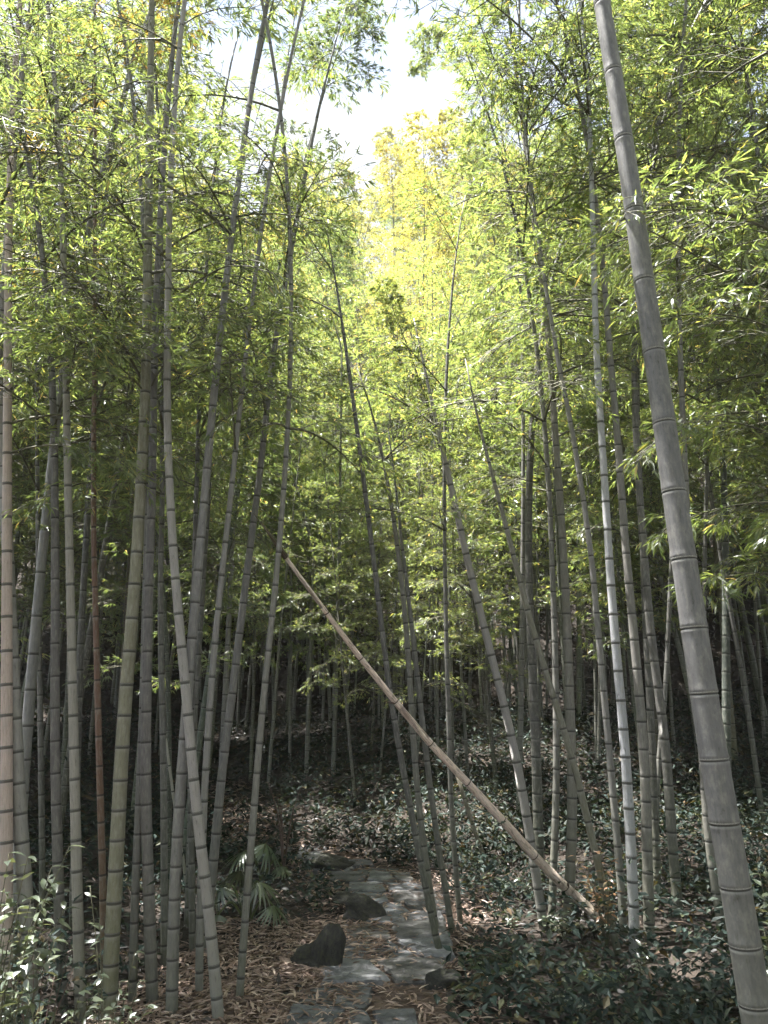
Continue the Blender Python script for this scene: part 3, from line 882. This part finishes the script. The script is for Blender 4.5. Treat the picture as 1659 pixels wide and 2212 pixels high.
cane('dark fallen cane lodged high between culms behind the bright leaning one', (1090, 1566), (962, 1500), 10.6, 10.9, .032, .026, (.045, .042, .036))

# ------------------------------------------------------------------ the crowd of bamboos behind (shared shapes, one object each)
def proto(seed, H, s0, lib, leaf, leaf_w, lean, r0, per=2, skip=.1, sides=7, blen=1.5):
    r = np.random.default_rng(seed)
    z = np.linspace(0, 1, 60); a = r.uniform(0, 6.28)
    bend = lean * (z ** 2.6) * H
    P = np.stack([np.cos(a) * bend, np.sin(a) * bend, z * H - .35 * lean * H * z ** 5], 1)
    P[:, 0] += .05 * np.sin(z * 5 + a); P[:, 1] += .05 * np.cos(z * 4)
    ax = Axis(P); ns = node_list(ax.H, r, .15, .27)
    rad = lambda s: r0 * np.maximum(.06, 1 - .94 * np.clip(s / ax.H, 0, 1) ** 1.3)
    cm = culm_mesh(ax, rad, ns, sides)
    pl = branch_placements(ax, ns, s0, r, len(lib), blen, skip, per)
    cr, tw = build_crown(pl, lib, leaf, leaf_w, 1, r, twigs=True)
    return cm, cr, tw
MID = [proto(100 + i, 11.0, 2.1 + .4 * (i % 4), LIB_LOW, .088, .155, .10 + .04 * (i % 3), .040) for i in range(5)]
MID_LOW = [proto(150 + i, 8.5, 1.7 + .35 * i, LIB_LOW, .090, .155, .14 + .05 * (i % 2), .033, skip=.2, blen=1.35) for i in range(3)]
FAR = [proto(200 + i, 11.5, 2.6, LIB_FAR, .118, .16, .16 + .05 * (i % 3), .042, sides=5, blen=1.9) for i in range(4)]

def top_limit(px):
    return np.interp(px, [-200, 120, 330, 420, 560, 700, 790, 860, 960, 1010, 1060, 1250, 1330, 1900],
                     [-100, 120, 360, 450, 460, 400, 385, 340, 265, 215, 170, 150, -300, -900])
placed = []
def crowd():
    r = random.Random(21); n = 0
    hero_xy = [(o.location.x, o.location.y) for o in C.objects if o.get('category') == 'bamboo']
    spots = list(hero_xy)
    counts = {}
    want = 253
    tries = 0
    while n < want and tries < 30000:
        tries += 1
        forced = [(-1.9, 7.8), (-2.5, 8.4), (-2.9, 7.5), (-2.5, 11.3), (-3.3, 12.0), (-1.9, 12.2)][n] if n < 6 else None  # these six are added to keep sun off the path and bank
        y = (6.3 + 38 * r.random() ** 1.35) if r.random() < .58 else r.uniform(9.6, 17)
        half = y * .56 + 1.6
        if y > 19: half = y * .30 + 2.5
        x = r.uniform(-half, half)
        if forced: x, y = forced
        dpath = abs(x - float(path_x(min(y, 11)))) - PATH_HALF
        if y < 10.8 and dpath < .75: continue
        if y < 9.5 and -1.6 < x < .9 and not forced: continue
        px, py = project((x, y, tz(x, y)))
        if y < 9.0 and 480 < px < 1120 and not forced: continue
        sp = .55 if y < 10 else .70 if y < 18 else 1.1
        if not forced and any((x - a) ** 2 + (y - b) ** 2 < sp * sp for a, b in spots): continue
        sc_ = r.uniform(.78, 1.12) if not forced or y < 10 else .78; z = tz(x, y)
        far = y > 19
        H = 11.2
        while not forced:
            tx, ty = project((x, y, z + H * sc_ * .97))
            lim = top_limit(tx) if y > 17.5 else max(top_limit(tx), np.interp(tx, [480, 600, 720, 950, 1080, 1200], [-900, 620, 780, 740, 480, -900]))
            if ty >= lim or sc_ < .5: break
            sc_ -= .03
        if sc_ < .5: continue
        # crowns reach about a metre to either side
        bad = False
        for dx in (-1.0, 1.0):
            tx, ty = project((x + dx, y, z + H * sc_ * .85))
            if ty < top_limit(tx) - 60: bad = True
        if bad and not forced and r.random() < .85: continue
        spots.append((x, y)); n += 1
        low = 9.3 < y < 15.5 and abs(x) < 4.2 and r.random() < .6
        cm, cr, tw = r.choice(FAR if far else MID_LOW if low else MID)
        if y < 10: lab, grp = ('slim shaded bamboo filling the gaps between the front culms', 'shaded bamboos between the front culms')
        elif y < 19: lab, grp = ('slim dark bamboo in the dense shadowy stand on the bank behind the path', 'dark bamboos on the bank behind the path')
        else: lab, grp = ('leafy bamboo on the sunlit hillside above the dark stand', 'bamboos on the sunlit hillside')
        root = thing('bamboo', lab, 'bamboo', (x, y, z - .05), grp)
        lean = Matrix.Rotation(math.radians(r.gauss(0, 2.6) - 0.6 * x / max(y, 1) * 6), 4, 'Y') @ Matrix.Rotation(math.radians(r.gauss(-1.5, 2.5)), 4, 'X')
        root.matrix_world = Matrix.Translation((x, y, z - .05)) @ lean @ Matrix.Rotation(r.uniform(0, 6.28), 4, 'Z') @ Matrix.Diagonal((sc_ * r.uniform(.85, 1.15),) * 2 + (sc_, 1))
        g = r.uniform(.06, .14)
        gr = r.uniform(.94, 1.16); obj('culm', cm, root, (g * r.uniform(.92, 1.1), g * gr, g * r.uniform(.72, .95)))
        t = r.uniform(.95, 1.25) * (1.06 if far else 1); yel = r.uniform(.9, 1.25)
        if far: yel *= 1.14 if y < 33 else .92  # crowns near the ridge turn greyer: distance haze put into their tint
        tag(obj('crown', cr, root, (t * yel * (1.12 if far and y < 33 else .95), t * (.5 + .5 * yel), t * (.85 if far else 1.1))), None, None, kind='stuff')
        obj('branchwork', tw, root, (1, 1, 1))
    print('crowd', n, tries)
crowd()

hero('dark bamboo beyond the right edge whose low leafy sprays hang into view',
     [(1830, 2400), (1800, 1900), (1775, 1300), (1750, 800), (1735, 300)], 34, GREY, Y=3.7, s0=3.0, detail=2, rbase=.036,
     extra=[(1230, 185, .62), (1120, 170, .75), (1000, 190, .8), (900, 175, .9), (780, 200, .9), (640, 170, 1.0), (520, 185, 1.1), (1180, 230, .7)])

# ------------------------------------------------------------------ stones beside the path
def boulder(label, px, py, size, seed, flat=0.0, tilt=0.0, name='boulder'):
    import bmesh
    r = random.Random(seed); bm = bmesh.new()
    bmesh.ops.create_icosphere(bm, subdivisions=4, radius=1.0)
    planes = [(Vector((r.gauss(0, 1), r.gauss(0, 1), r.gauss(0, .8))).normalized(), r.uniform(.45, .8)) for _ in range(8)]
    for v in bm.verts:
        d = v.co.normalized(); m = 1.0
        for n, h in planes:
            c = d.dot(n)
            if c > .05: m = min(m, h / c)
        q = d * 2.2 + Vector((seed, seed * 1.7, 0))
        j = .13 * mnoise.noise(q) + .07 * mnoise.noise(q * 2.7) + .035 * mnoise.noise(q * 7)
        v.co = d * (m + j)
    me = bpy.data.meshes.new(name); bm.to_mesh(me); bm.free()
    me.materials.append(M['rock'])
    for p in me.polygons: p.use_smooth = True
    g = on_ground(px, py)
    o = obj(name, me)
    o.matrix_world = Matrix.Translation((g.x, g.y, g.z + size[2] * .35)) @ Matrix.Rotation(tilt, 4, 'Y') @ Matrix.Rotation(r.uniform(0, 6), 4, 'Z') @ Matrix.Diagonal((*size, 1))
    return tag(o, label, 'rock')
boulder('upright mossy rock at the left edge of the path', 706, 2092, (.10, .10, .20), 4, tilt=.15)
boulder('low mossy stone in the litter at the foot of the upright rock', 672, 2088, (.14, .12, .09), 9)
boulder('dark slanting slab of rock left of the path bend', 784, 1985, (.24, .18, .11), 15, tilt=.35)
boulder('small dark rock further up beside the path bend', 742, 1950, (.15, .12, .09), 22)
boulder('flat pale stone lying in the leaf litter left of the path', 604, 2150, (.10, .07, .025), 31)
boulder('dark boulder at the foot of the bank behind the path', 712, 1880, (.30, .22, .13), 40)
boulder('mossy stone at the right edge of the path', 962, 2135, (.13, .12, .07), 47)

# ------------------------------------------------------------------ shrubs with separate leaves
def leaf_unit(name, w, mat, fold=.22):
    P = np.zeros((1, 3)); D = np.array([[1., 0, 0]]); N = np.array([[0, 0, 1.]])
    ts = [.0, .18, .42, .70, 1.0]; ws = [.05, .75, 1.0, .62, .0]; V = []; dz = [0, .02, .0, -.05, -.16]
    for t, q, z in zip(ts, ws, dz):
        V += [(t, 0, z), (t, w / 2 * q, z + fold * w / 2 * q), (t, -w / 2 * q, z + fold * w / 2 * q)]
    Fq = []
    for k in range(4):
        a, b = k * 3, k * 3 + 3
        Fq += [(a, b, b + 1, a + 1), (a, a + 2, b + 2, b)]
    return mesh_np(name, np.array(V), [np.array(Fq)], mat, True, face_attr={'rnd': np.full(8, .5)})
LEAVES = {}
def leaf_variants(mat, w):
    if (mat, w) not in LEAVES:
        out = []
        for k in range(4):
            me = leaf_unit('leaf', w, mat); me.attributes['rnd'].data.foreach_set('value', np.full(8, (k + .3) / 4)); out.append(me)
        LEAVES[(mat, w)] = out
    return LEAVES[(mat, w)]

def shrub(label, base, tips, Y=None, leaf=.05, w=.42, mat='shrub', step=.06, stem_r=.004, start=.35, cat='shrub', name='shrub', dy=.15, stem_mat='twig', stem_col=(1, 1, 1), fill=1.0, sag=.0):
    r = random.Random(int(base[0] * 3 + base[1])); n = 0
    g = on_ground(*base) if Y is None else at_y(*base, Y)
    if Y is None: Y = g.y
    g.z = tz(g.x, g.y)
    root = thing(name, label, cat, g); Lv = leaf_variants(mat, w)
    for tp in tips:
        e = at_y(*tp, Y + r.uniform(-dy, dy)) - g
        mid = e * .5 + Vector((-.12 * e.x, r.uniform(-.03, .03), .10 * e.length + sag))
        P = np.array(catmull([(0, 0, -.02), tuple(mid), tuple(e)], 6))
        gg = Geo(); gg.tube(P, np.linspace(stem_r, stem_r * .35, len(P)), 5, (.2, 1, 0))
        side = []
        ax = Axis(P); v = ax.H * start; sgn = 1
        while v < ax.H:
            p = ax.at(np.array([v]))[0]; T = ax.tan(np.array([min(v, ax.H - .01)]))[0]
            for sgn in (-1, 1):
                if r.random() > fill or n > 280: continue
                az = math.atan2(T[1], T[0]) + sgn * math.radians(r.uniform(35, 80)) + r.uniform(-.5, .5)
                m = Matrix.Translation(Vector(p)) @ Matrix.Rotation(az, 4, 'Z') @ Matrix.Rotation(-math.radians(r.uniform(-25, 40)), 4, 'Y') @ Matrix.Rotation(r.uniform(-.7, .7), 4, 'X') @ Matrix.Scale(leaf * r.uniform(.6, 1.15), 4)
                obj('leaf', r.choice(Lv), root, (1, 1, 1), m); n += 1
            v += step * r.uniform(.7, 1.3)
        T = ax.tan(np.array([ax.H - .01]))[0]
        if fill > 0:
            m = Matrix.Translation(Vector(P[-1])) @ Matrix.Rotation(math.atan2(T[1], T[0]), 4, 'Z') @ Matrix.Scale(leaf, 4)
            obj('leaf', r.choice(Lv), root, (1, 1, 1), m)
        obj('stem', gg.mesh('stem', stem_mat), root, stem_col)
    return root

shrub('leafy shrub arching in over the culms at the left edge', (-40, 2330), [(150, 1828), (112, 1872), (60, 1850), (20, 1842), (140, 1962), (70, 1935), (110, 1905), (15, 1930)], Y=3.0, leaf=.062, w=.38, step=.045, start=.5)
shrub('second leafy twig shrub low at the left edge', (-20, 2380), [(10, 2010), (60, 2030), (95, 1985), (40, 1960), (120, 2030), (15, 2100)], Y=2.9, leaf=.055, w=.40, step=.05, start=.4)
shrub('nearly bare reddish twig shrub in front of the left culms', (85, 2225), [(42, 2085), (118, 2108), (150, 2052), (72, 2062), (100, 2040), (20, 2110), (160, 2090)], Y=3.2, leaf=.03, step=.16, stem_r=.003, stem_mat='bark', fill=.35)
shrub('upright thin sapling with pale paired leaves at lower left', (226, 2240), [(195, 1915), (215, 1985), (205, 2050)], Y=3.5, leaf=.042, w=.45, step=.055, start=.25)
shrub('pale green shrub filling the bottom left corner', (110, 2330), [(8, 2140), (60, 2155), (120, 2165), (175, 2140), (215, 2105), (150, 2180), (90, 2190), (20, 2190)], Y=3.0, leaf=.045, w=.42, step=.04, start=.35)
shrub('spreading twiggy shrub with small pale leaves left of the bent bright culm', (230, 2290), [(292, 2055), (318, 2172), (260, 2120), (300, 2120), (245, 2165), (280, 2195), (205, 2180)], Y=3.1, leaf=.038, w=.45, step=.05, start=.4)
shrub('russet leaved shrub beside the foot of the broken pole', (1312, 2062), [(1242, 1848), (1262, 1862), (1296, 1838), (1312, 1882), (1330, 1925), (1288, 1932), (1268, 1905), (1322, 1860)], leaf=.055, w=.34, mat='red_leaf', step=.05, start=.4)
shrub('dark green glossy bush below the foot of the broken pole', (1215, 2025), [(1172, 1985), (1190, 1972), (1215, 1968), (1238, 1985), (1250, 2000), (1205, 1990), (1228, 1996), (1180, 2000)], leaf=.07, w=.36, step=.035, start=.3, dy=.25)
shrub('pale leaved sprig where the broken pole meets the ground', (1302, 2030), [(1262, 1982), (1285, 1974), (1318, 1984), (1300, 1990)], leaf=.055, w=.36, step=.04, start=.5)
shrub('glossy pale leaves of a shrub entering at the right edge', (1720, 2260), [(1640, 1888), (1652, 1870), (1632, 1990), (1650, 2010), (1660, 1930)], Y=3.3, leaf=.05, w=.42, step=.05, start=.55)
shrub('small bluish green sapling in front of the long white culm', (1388, 2132), [(1386, 2036), (1372, 2070), (1402, 2066), (1380, 2095)], leaf=.045, w=.40, step=.03, start=.3)
shrub('low dark shrub at the foot of the bright leaning culm', (1105, 2010), [(1070, 1975), (1090, 1965), (1115, 1968), (1140, 1980), (1100, 1985)], leaf=.06, w=.38, step=.035, start=.3, dy=.25)
shrub('leafy plant behind the broken pole, left of the grey culm', (1122, 1935), [(1095, 1905), (1120, 1895), (1148, 1902), (1135, 1912)], leaf=.075, w=.38, step=.05, start=.3, dy=.2)
shrub('low plant among litter at the lower right of the path', (1010, 2165), [(985, 2130), (1010, 2122), (1035, 2132), (1000, 2140), (1025, 2145)], leaf=.045, w=.45, step=.03, start=.3, dy=.2)
shrub('small plant in the bottom right undergrowth left of the thickest culm', (1480, 2195), [(1450, 2150), (1480, 2138), (1510, 2150), (1495, 2165), (1465, 2168)], leaf=.045, w=.5, step=.03, start=.3, dy=.15)
shrub('trailing plant in the bottom undergrowth at right of centre', (1250, 2190), [(1205, 2150), (1235, 2135), (1270, 2140), (1300, 2160), (1250, 2160)], leaf=.045, w=.5, step=.035, start=.3, dy=.15)
shrub('dead red brown branch sticking up from the slope behind the palm', (612, 1880), [(606, 1735), (580, 1690), (650, 1700), (640, 1760), (598, 1720)], leaf=.05, mat='dead_leaf', step=.25, stem_r=.010, stem_mat='bark', fill=.4, cat='dead branch', name='dead_branch')

def fern(label, px, py, n, L, seed):
    r = random.Random(seed); g = on_ground(px, py); root = thing('fern', label, 'fern', g)
    Lv = leaf_variants('cover_fern', .22)
    for k in range(n):
        az = k / n * 6.28 + r.uniform(-.3, .3); l = L * r.uniform(.7, 1.1)
        t = np.linspace(0, 1, 10)
        P = np.stack([np.cos(az) * t * l * .9, np.sin(az) * t * l * .9, l * (.75 * t - .55 * t ** 2.2)], 1)
        gg = Geo(); gg.tube(P, np.linspace(.003, .001, 10), 4, (.3, .3, 1))
        fr = obj('frond', gg.mesh('frond', 'twig'), root, (.9, 1, .6)); ax = Axis(P)
        for i in range(13):
            v = ax.H * (.15 + .85 * i / 13); w = .34 * l * math.sin(math.pi * (.18 + .8 * i / 13)) ** .8
            for sg in (-1, 1):
                m = Matrix.Translation(Vector(ax.at(np.array([v]))[0])) @ Matrix.Rotation(az + sg * 1.2, 4, 'Z') @ Matrix.Rotation(r.uniform(-.1, .35), 4, 'Y') @ Matrix.Scale(w, 4)
                obj('leaflet', Lv[1 + i % 3], fr, (1, 1, 1), m)
M['cover_fern'] = leaf_material('fern_leaf', [(0, (.04, .07, .03)), (1, (.09, .13, .06))], trans=.35, gloss=.04)
fern('fern among the litter at the right side of the path', 1062, 2100, 7, .26, 3)
fern('small fern left of the bluish green sapling', 1300, 2120, 6, .2, 5)

def palm(label, px, py, Y, fronds, seed):
    r = random.Random(seed); g = at_y(px, py, Y); g.z = tz(g.x, g.y)
    root = thing('fan_palm', label, 'palm', g); Lv = leaf_variants('palm', .09)
    for (fx, fy, R, face, col) in fronds:
        e = at_y(fx, fy, Y + r.uniform(-.2, .2)) - g
        P = np.array(catmull([(0, 0, -.03), tuple(e * .55 + Vector((0, 0, .1))), tuple(e)], 6))
        gg = Geo(); gg.tube(P, np.linspace(.012, .006, len(P)), 5, (.2, 1, 0))
        fr = obj('frond', gg.mesh('frond', 'twig'), root, (.8, 1, .6))
        Vs = Matrix.Translation(e) @ Matrix.Rotation(math.radians(face), 4, 'Z') @ Matrix.Rotation(math.radians(r.uniform(10, 40)), 4, 'Y')
        for k in range(20):
            a = math.radians(-125 + 250 * k / 19)
            m = Vs @ Matrix.Rotation(a, 4, 'Z') @ Matrix.Rotation(math.radians(r.uniform(5, 22) + 12 * abs(a)), 4, 'Y') @ Matrix.Scale(R * (1 - .12 * abs(a)) * r.uniform(.9, 1.05), 4)
            obj('leaflet', r.choice(Lv), fr, col, m)
py_ = gy(520, 1990)
palm('fan palm with drooping split fronds behind the slim bamboo by the path', 535, 2000, py_, [(478, 1915, .25, 200, (1.3, 1.3, 1.3)), (560, 1905, .26, -40, (1, 1, 1)), (590, 1955, .22, -20, (1, 1.1, .9)), (520, 1880, .22, 90, (.9, .9, .9)), (470, 1975, .19, 230, (1, 1, 1))], 2)
py_ = gy(560, 1900)
palm('smaller bluish fan palm on the slope behind the drooping one', 565, 1905, py_, [(575, 1822, .36, -10, (1.1, 1.25, 1.3)), (528, 1838, .30, 170, (1, 1.1, 1.15)), (610, 1870, .28, 0, (.9, 1, .9))], 6)

# ------------------------------------------------------------------ ground cover and litter (uncountable)
def scatter_leaves(name, label, cat, mat, n, region, keep, leaf, w, lift, flat, seed, cluster=1, climb=0.0, shade=(1, 1, 1)):
    r = np.random.default_rng(seed)
    x0, x1, y0, y1 = region
    X = r.uniform(x0, x1, n * 3); Y = y0 + (y1 - y0) * r.random(n * 3) ** 1.5
    k = keep(X, Y, r); X, Y = X[k][:n], Y[k][:n]
    hgt = np.zeros(len(X))
    if cluster > 1:
        m = len(X); X = np.repeat(X, cluster); Y = np.repeat(Y, cluster)
        sp = np.repeat(r.uniform(.02, .09, m), cluster)
        X = X + r.normal(0, 1, len(X)) * sp; Y = Y + r.normal(0, 1, len(X)) * sp
        hgt = np.repeat(r.gamma(2., climb / 2, m), cluster) * r.uniform(.2, 1.1, len(X))
    Z = terrain(X, Y) + lift + hgt + r.uniform(0, .015, len(X))
    P = np.stack([X, Y, Z], 1); m = len(X)
    a = r.uniform(0, 6.283, m)
    D = unit(np.stack([np.cos(a), np.sin(a), r.normal(0, flat, m)], 1)); N = unit(np.stack([r.normal(0, flat, m), r.normal(0, flat, m), np.ones(m)], 1))
    L = leaf * r.uniform(.55, 1.3, m)
    V, Fc, per = leaf_mesh_arrays(P, D, N, L, L * w / 2, 1)
    me = mesh_np(name, V, [Fc], mat, False, face_attr={'rnd': np.repeat(r.random(m), per)})
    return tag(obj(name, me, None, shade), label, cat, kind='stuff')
vis = lambda X, Y: np.abs(X) < Y * .56 + .8
clear_left = lambda X, Y: (X > path_x(Y) - 1.35) & (X < path_x(Y)) & (Y > 2) & (Y < 6.1)
on_path = lambda X, Y: (np.abs(X - path_x(Y)) < PATH_HALF + .05) & (Y < 8.4)
scatter_leaves('leaf_litter', 'pinkish tan fallen bamboo leaves strewn along the path', 'leaf litter', 'litter', 24000, (-2.4, 1.4, 2.5, 11),
    lambda X, Y, r: vis(X, Y) & (r.random(len(X)) < np.where(clear_left(X, Y), 1.0, np.where(on_path(X, Y), .26, np.clip(.55 - (np.abs(X - path_x(Y)) - PATH_HALF), 0, .5)))),
    .075, .2, .02, .16, 1)
scatter_leaves('old_leaf_litter', 'dull brown old leaf litter covering the wood floor', 'leaf litter', 'dark_litter', 38000, (-12, 12, 2.5, 24),
    lambda X, Y, r: vis(X, Y) & ~on_path(X, Y) & ~(clear_left(X, Y) & (r.random(len(X)) < .8)), .085, .34, .015, .45, 2)
scatter_leaves('ground_cover', 'low dark green ground cover on both sides of the path', 'ground cover', 'cover', 5000, (-7, 8, 3.7, 12.5),
    lambda X, Y, r: vis(X, Y) & (np.abs(X - path_x(Y)) > PATH_HALF + .12 + .15 * r.random(len(X))) & ~clear_left(X, Y)
    & (r.random(len(X)) < np.where(X > 0, 1, .6) * (.35 + .65 * (np.sin(X * 2.1 + Y) * np.cos(Y * 1.7) > -.2))), .062, .46, .02, .55, 3, cluster=9, climb=.20)
scatter_leaves('bank_undergrowth', 'dark undergrowth of small plants on the bank behind the path', 'undergrowth', 'cover', 3600, (-10, 10, 8.0, 19),
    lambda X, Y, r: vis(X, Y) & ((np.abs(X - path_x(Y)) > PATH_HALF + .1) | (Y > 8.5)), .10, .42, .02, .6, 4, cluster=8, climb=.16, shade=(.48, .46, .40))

def deep_stand():
    """beyond the bamboos one can pick out: the dim crowd of still more slim culms deep in the stand"""
    r = np.random.default_rng(5); R_ = random.Random(9); Vs, Qs, ND, HS, CY = [], [], [], [], []; off = 0; pls = []
    n = 0
    while n < 165:
        y = R_.uniform(10.2, 19); x = R_.uniform(-1, 1) * (y * .55 + 1) if n % 2 else R_.uniform(-3.6, 3.6); z = tz(x, y)
        if y < 11 and abs(x - float(path_x(min(y, 11)))) < .7: continue
        n += 1
        H = R_.uniform(6.5, 9.0)
        tx, ty = project((x, y, z + H))
        if ty < top_limit(tx): H *= .8
        ax = Axis(np.array([(x, y, z - .1), (x + R_.gauss(0, .12), y, z + H * .35), (x + R_.gauss(0, .35), y + .1, z + H * .75), (x + R_.gauss(0, .6), y + .1, z + H)]))
        r0 = R_.uniform(.018, .034); ns = node_list(H, r, .17, .27)
        S = np.array([0] + [v + q for v in ns if .1 < v < H * .8 for q in (-.0302, -.03, -.003, .004, .0042)] + [H])
        d = np.array([.9] + [q for v in ns if .1 < v < H * .8 for q in (.9, -.03, -.003, .004, .9)] + [.9])
        V, Q, caps, a = tube_np(ax.at(S), r0 * np.maximum(.1, 1 - .9 * (S / H) ** 1.4), 5)
        Vs.append(V); Qs.append(Q + off); off += len(V)
        ND.append(np.repeat(d * 2, 5)); HS.append(np.repeat(S + 1.5, 5)); CY.append(np.stack([np.tile(np.cos(a), len(S)), np.tile(np.sin(a), len(S)), np.repeat(S, 5)], 1))
        pls += [(b, R3, p, s_) for (b, R3, p, s_) in branch_placements(ax, [v for v in ns], 1.8 + R_.random(), r, len(LIB_DEEP), 1.25, .74, 1)]
    me = mesh_np('deep_stand', np.concatenate(Vs), [np.concatenate(Qs)], 'culm', True, point_attr={'nd': np.concatenate(ND), 'hs': np.concatenate(HS), 'cyl': np.concatenate(CY)})
    root = tag(obj('deep_stand', me, None, (.12, .122, .108)), 'mass of thin dark bamboos deep in the stand behind the path', 'bamboo stand', kind='stuff')
    cr, _ = build_crown(pls, LIB_DEEP, .105, .16, 1, r)
    tag(obj('crown', cr, root, (1, 1, 1)), None, None, kind='stuff')
    print('deep branches', len(pls))
deep_stand()

def surround():
    """the same wood goes on beside and behind the viewpoint and shades the clearing: one mass, none of it in the picture"""
    r = random.Random(77); spots = []; t = 0
    PTS, LV = Geo(), []
    def arrays(me):
        V = np.empty(len(me.vertices) * 3, np.float32); me.vertices.foreach_get('co', V)
        I = np.empty(len(me.loops), np.int32); me.loops.foreach_get('vertex_index', I)
        return V.reshape(-1, 3), I.reshape(-1, 3)
    CR = [arrays(p[1]) for p in FAR]
    big = lambda L: (L[:, :1] + (L - L[:, :1]) * 1.8).reshape(-1, 3)
    CR = [(big(V.reshape(-1, 4, 3)[::6]), Fc.reshape(-1, 2, 3)[:len(V[::24])].reshape(-1, 3)) for V, Fc in CR]
    Vs, Fs, off = [], [], 0
    while len(spots) < 56 and t < 6000:
        t += 1
        x = r.uniform(-11, 13); y = r.uniform(-11, 9)
        if abs(x) < y * .56 + 2.2 and y > 0: continue
        if x < -4.5 and y > 1.5: continue
        if x * x + y * y < 2.8 ** 2 or (abs(x + .2) < .9 and y < 0): continue
        if any((x - a) ** 2 + (y - b) ** 2 < 1.2 for a, b in spots): continue
        spots.append((x, y)); s = r.uniform(.85, 1.15); z = tz(x, y)
        Mx = np.array(Matrix.Rotation(r.uniform(0, 6.28), 3, 'Z')) * s
        V, Fc = r.choice(CR)
        Vs.append(V @ Mx.T + np.array([x, y, z])); Fs.append(Fc + off); off += len(V)
        PTS.tube(np.array([(x, y, z - .05), (x + .1, y, z + 4), (x, y + .1, z + 9 * s)]), [.045, .036, .012], 8, (0, 1, 0))
    V = np.concatenate(Vs); Fc = np.concatenate(Fs)
    crown = mesh_np('crown', V, [Fc], 'leaf', False, face_attr={'rnd': np.repeat(np.random.default_rng(4).beta(2, 2.6, len(Fc) // 2), 2)})
    root = obj('bamboo_wood', PTS.mesh('bamboo_wood', 'twig'), None, (1.2, 1.2, 1.2))
    tag(root, 'bamboo wood going on behind and beside the viewpoint', 'bamboo wood', kind='stuff')
    tag(obj('crown', crown, root, (1, 1, 1)), None, None, kind='stuff')
surround()

# ------------------------------------------------------------------ air
def haze():
    m=bpy.data.materials.new('haze'); m.use_nodes=True; n=m.node_tree.nodes; n.clear()
    o=n.new('ShaderNodeOutputMaterial'); v=n.new('ShaderNodeVolumePrincipled')
    v.inputs['Density'].default_value=.0010; v.inputs['Color'].default_value=(.95,.97,1,1); v.inputs['Anisotropy'].default_value=.3
    m.node_tree.links.new(v.outputs[0],o.inputs['Volume'])
    x0,x1,y0,y1,z0,z1=-95,95,-45,135,-3,75
    V=[(x,y,z) for z in (z0,z1) for y in (y0,y1) for x in (x0,x1)]
    me=bpy.data.meshes.new('haze'); me.from_pydata(V,[],[(0,2,3,1),(4,5,7,6),(0,1,5,4),(2,6,7,3),(0,4,6,2),(1,3,7,5)]); me.materials.append(m)
    tag(obj('haze',me),None,None,kind='stuff')
haze()
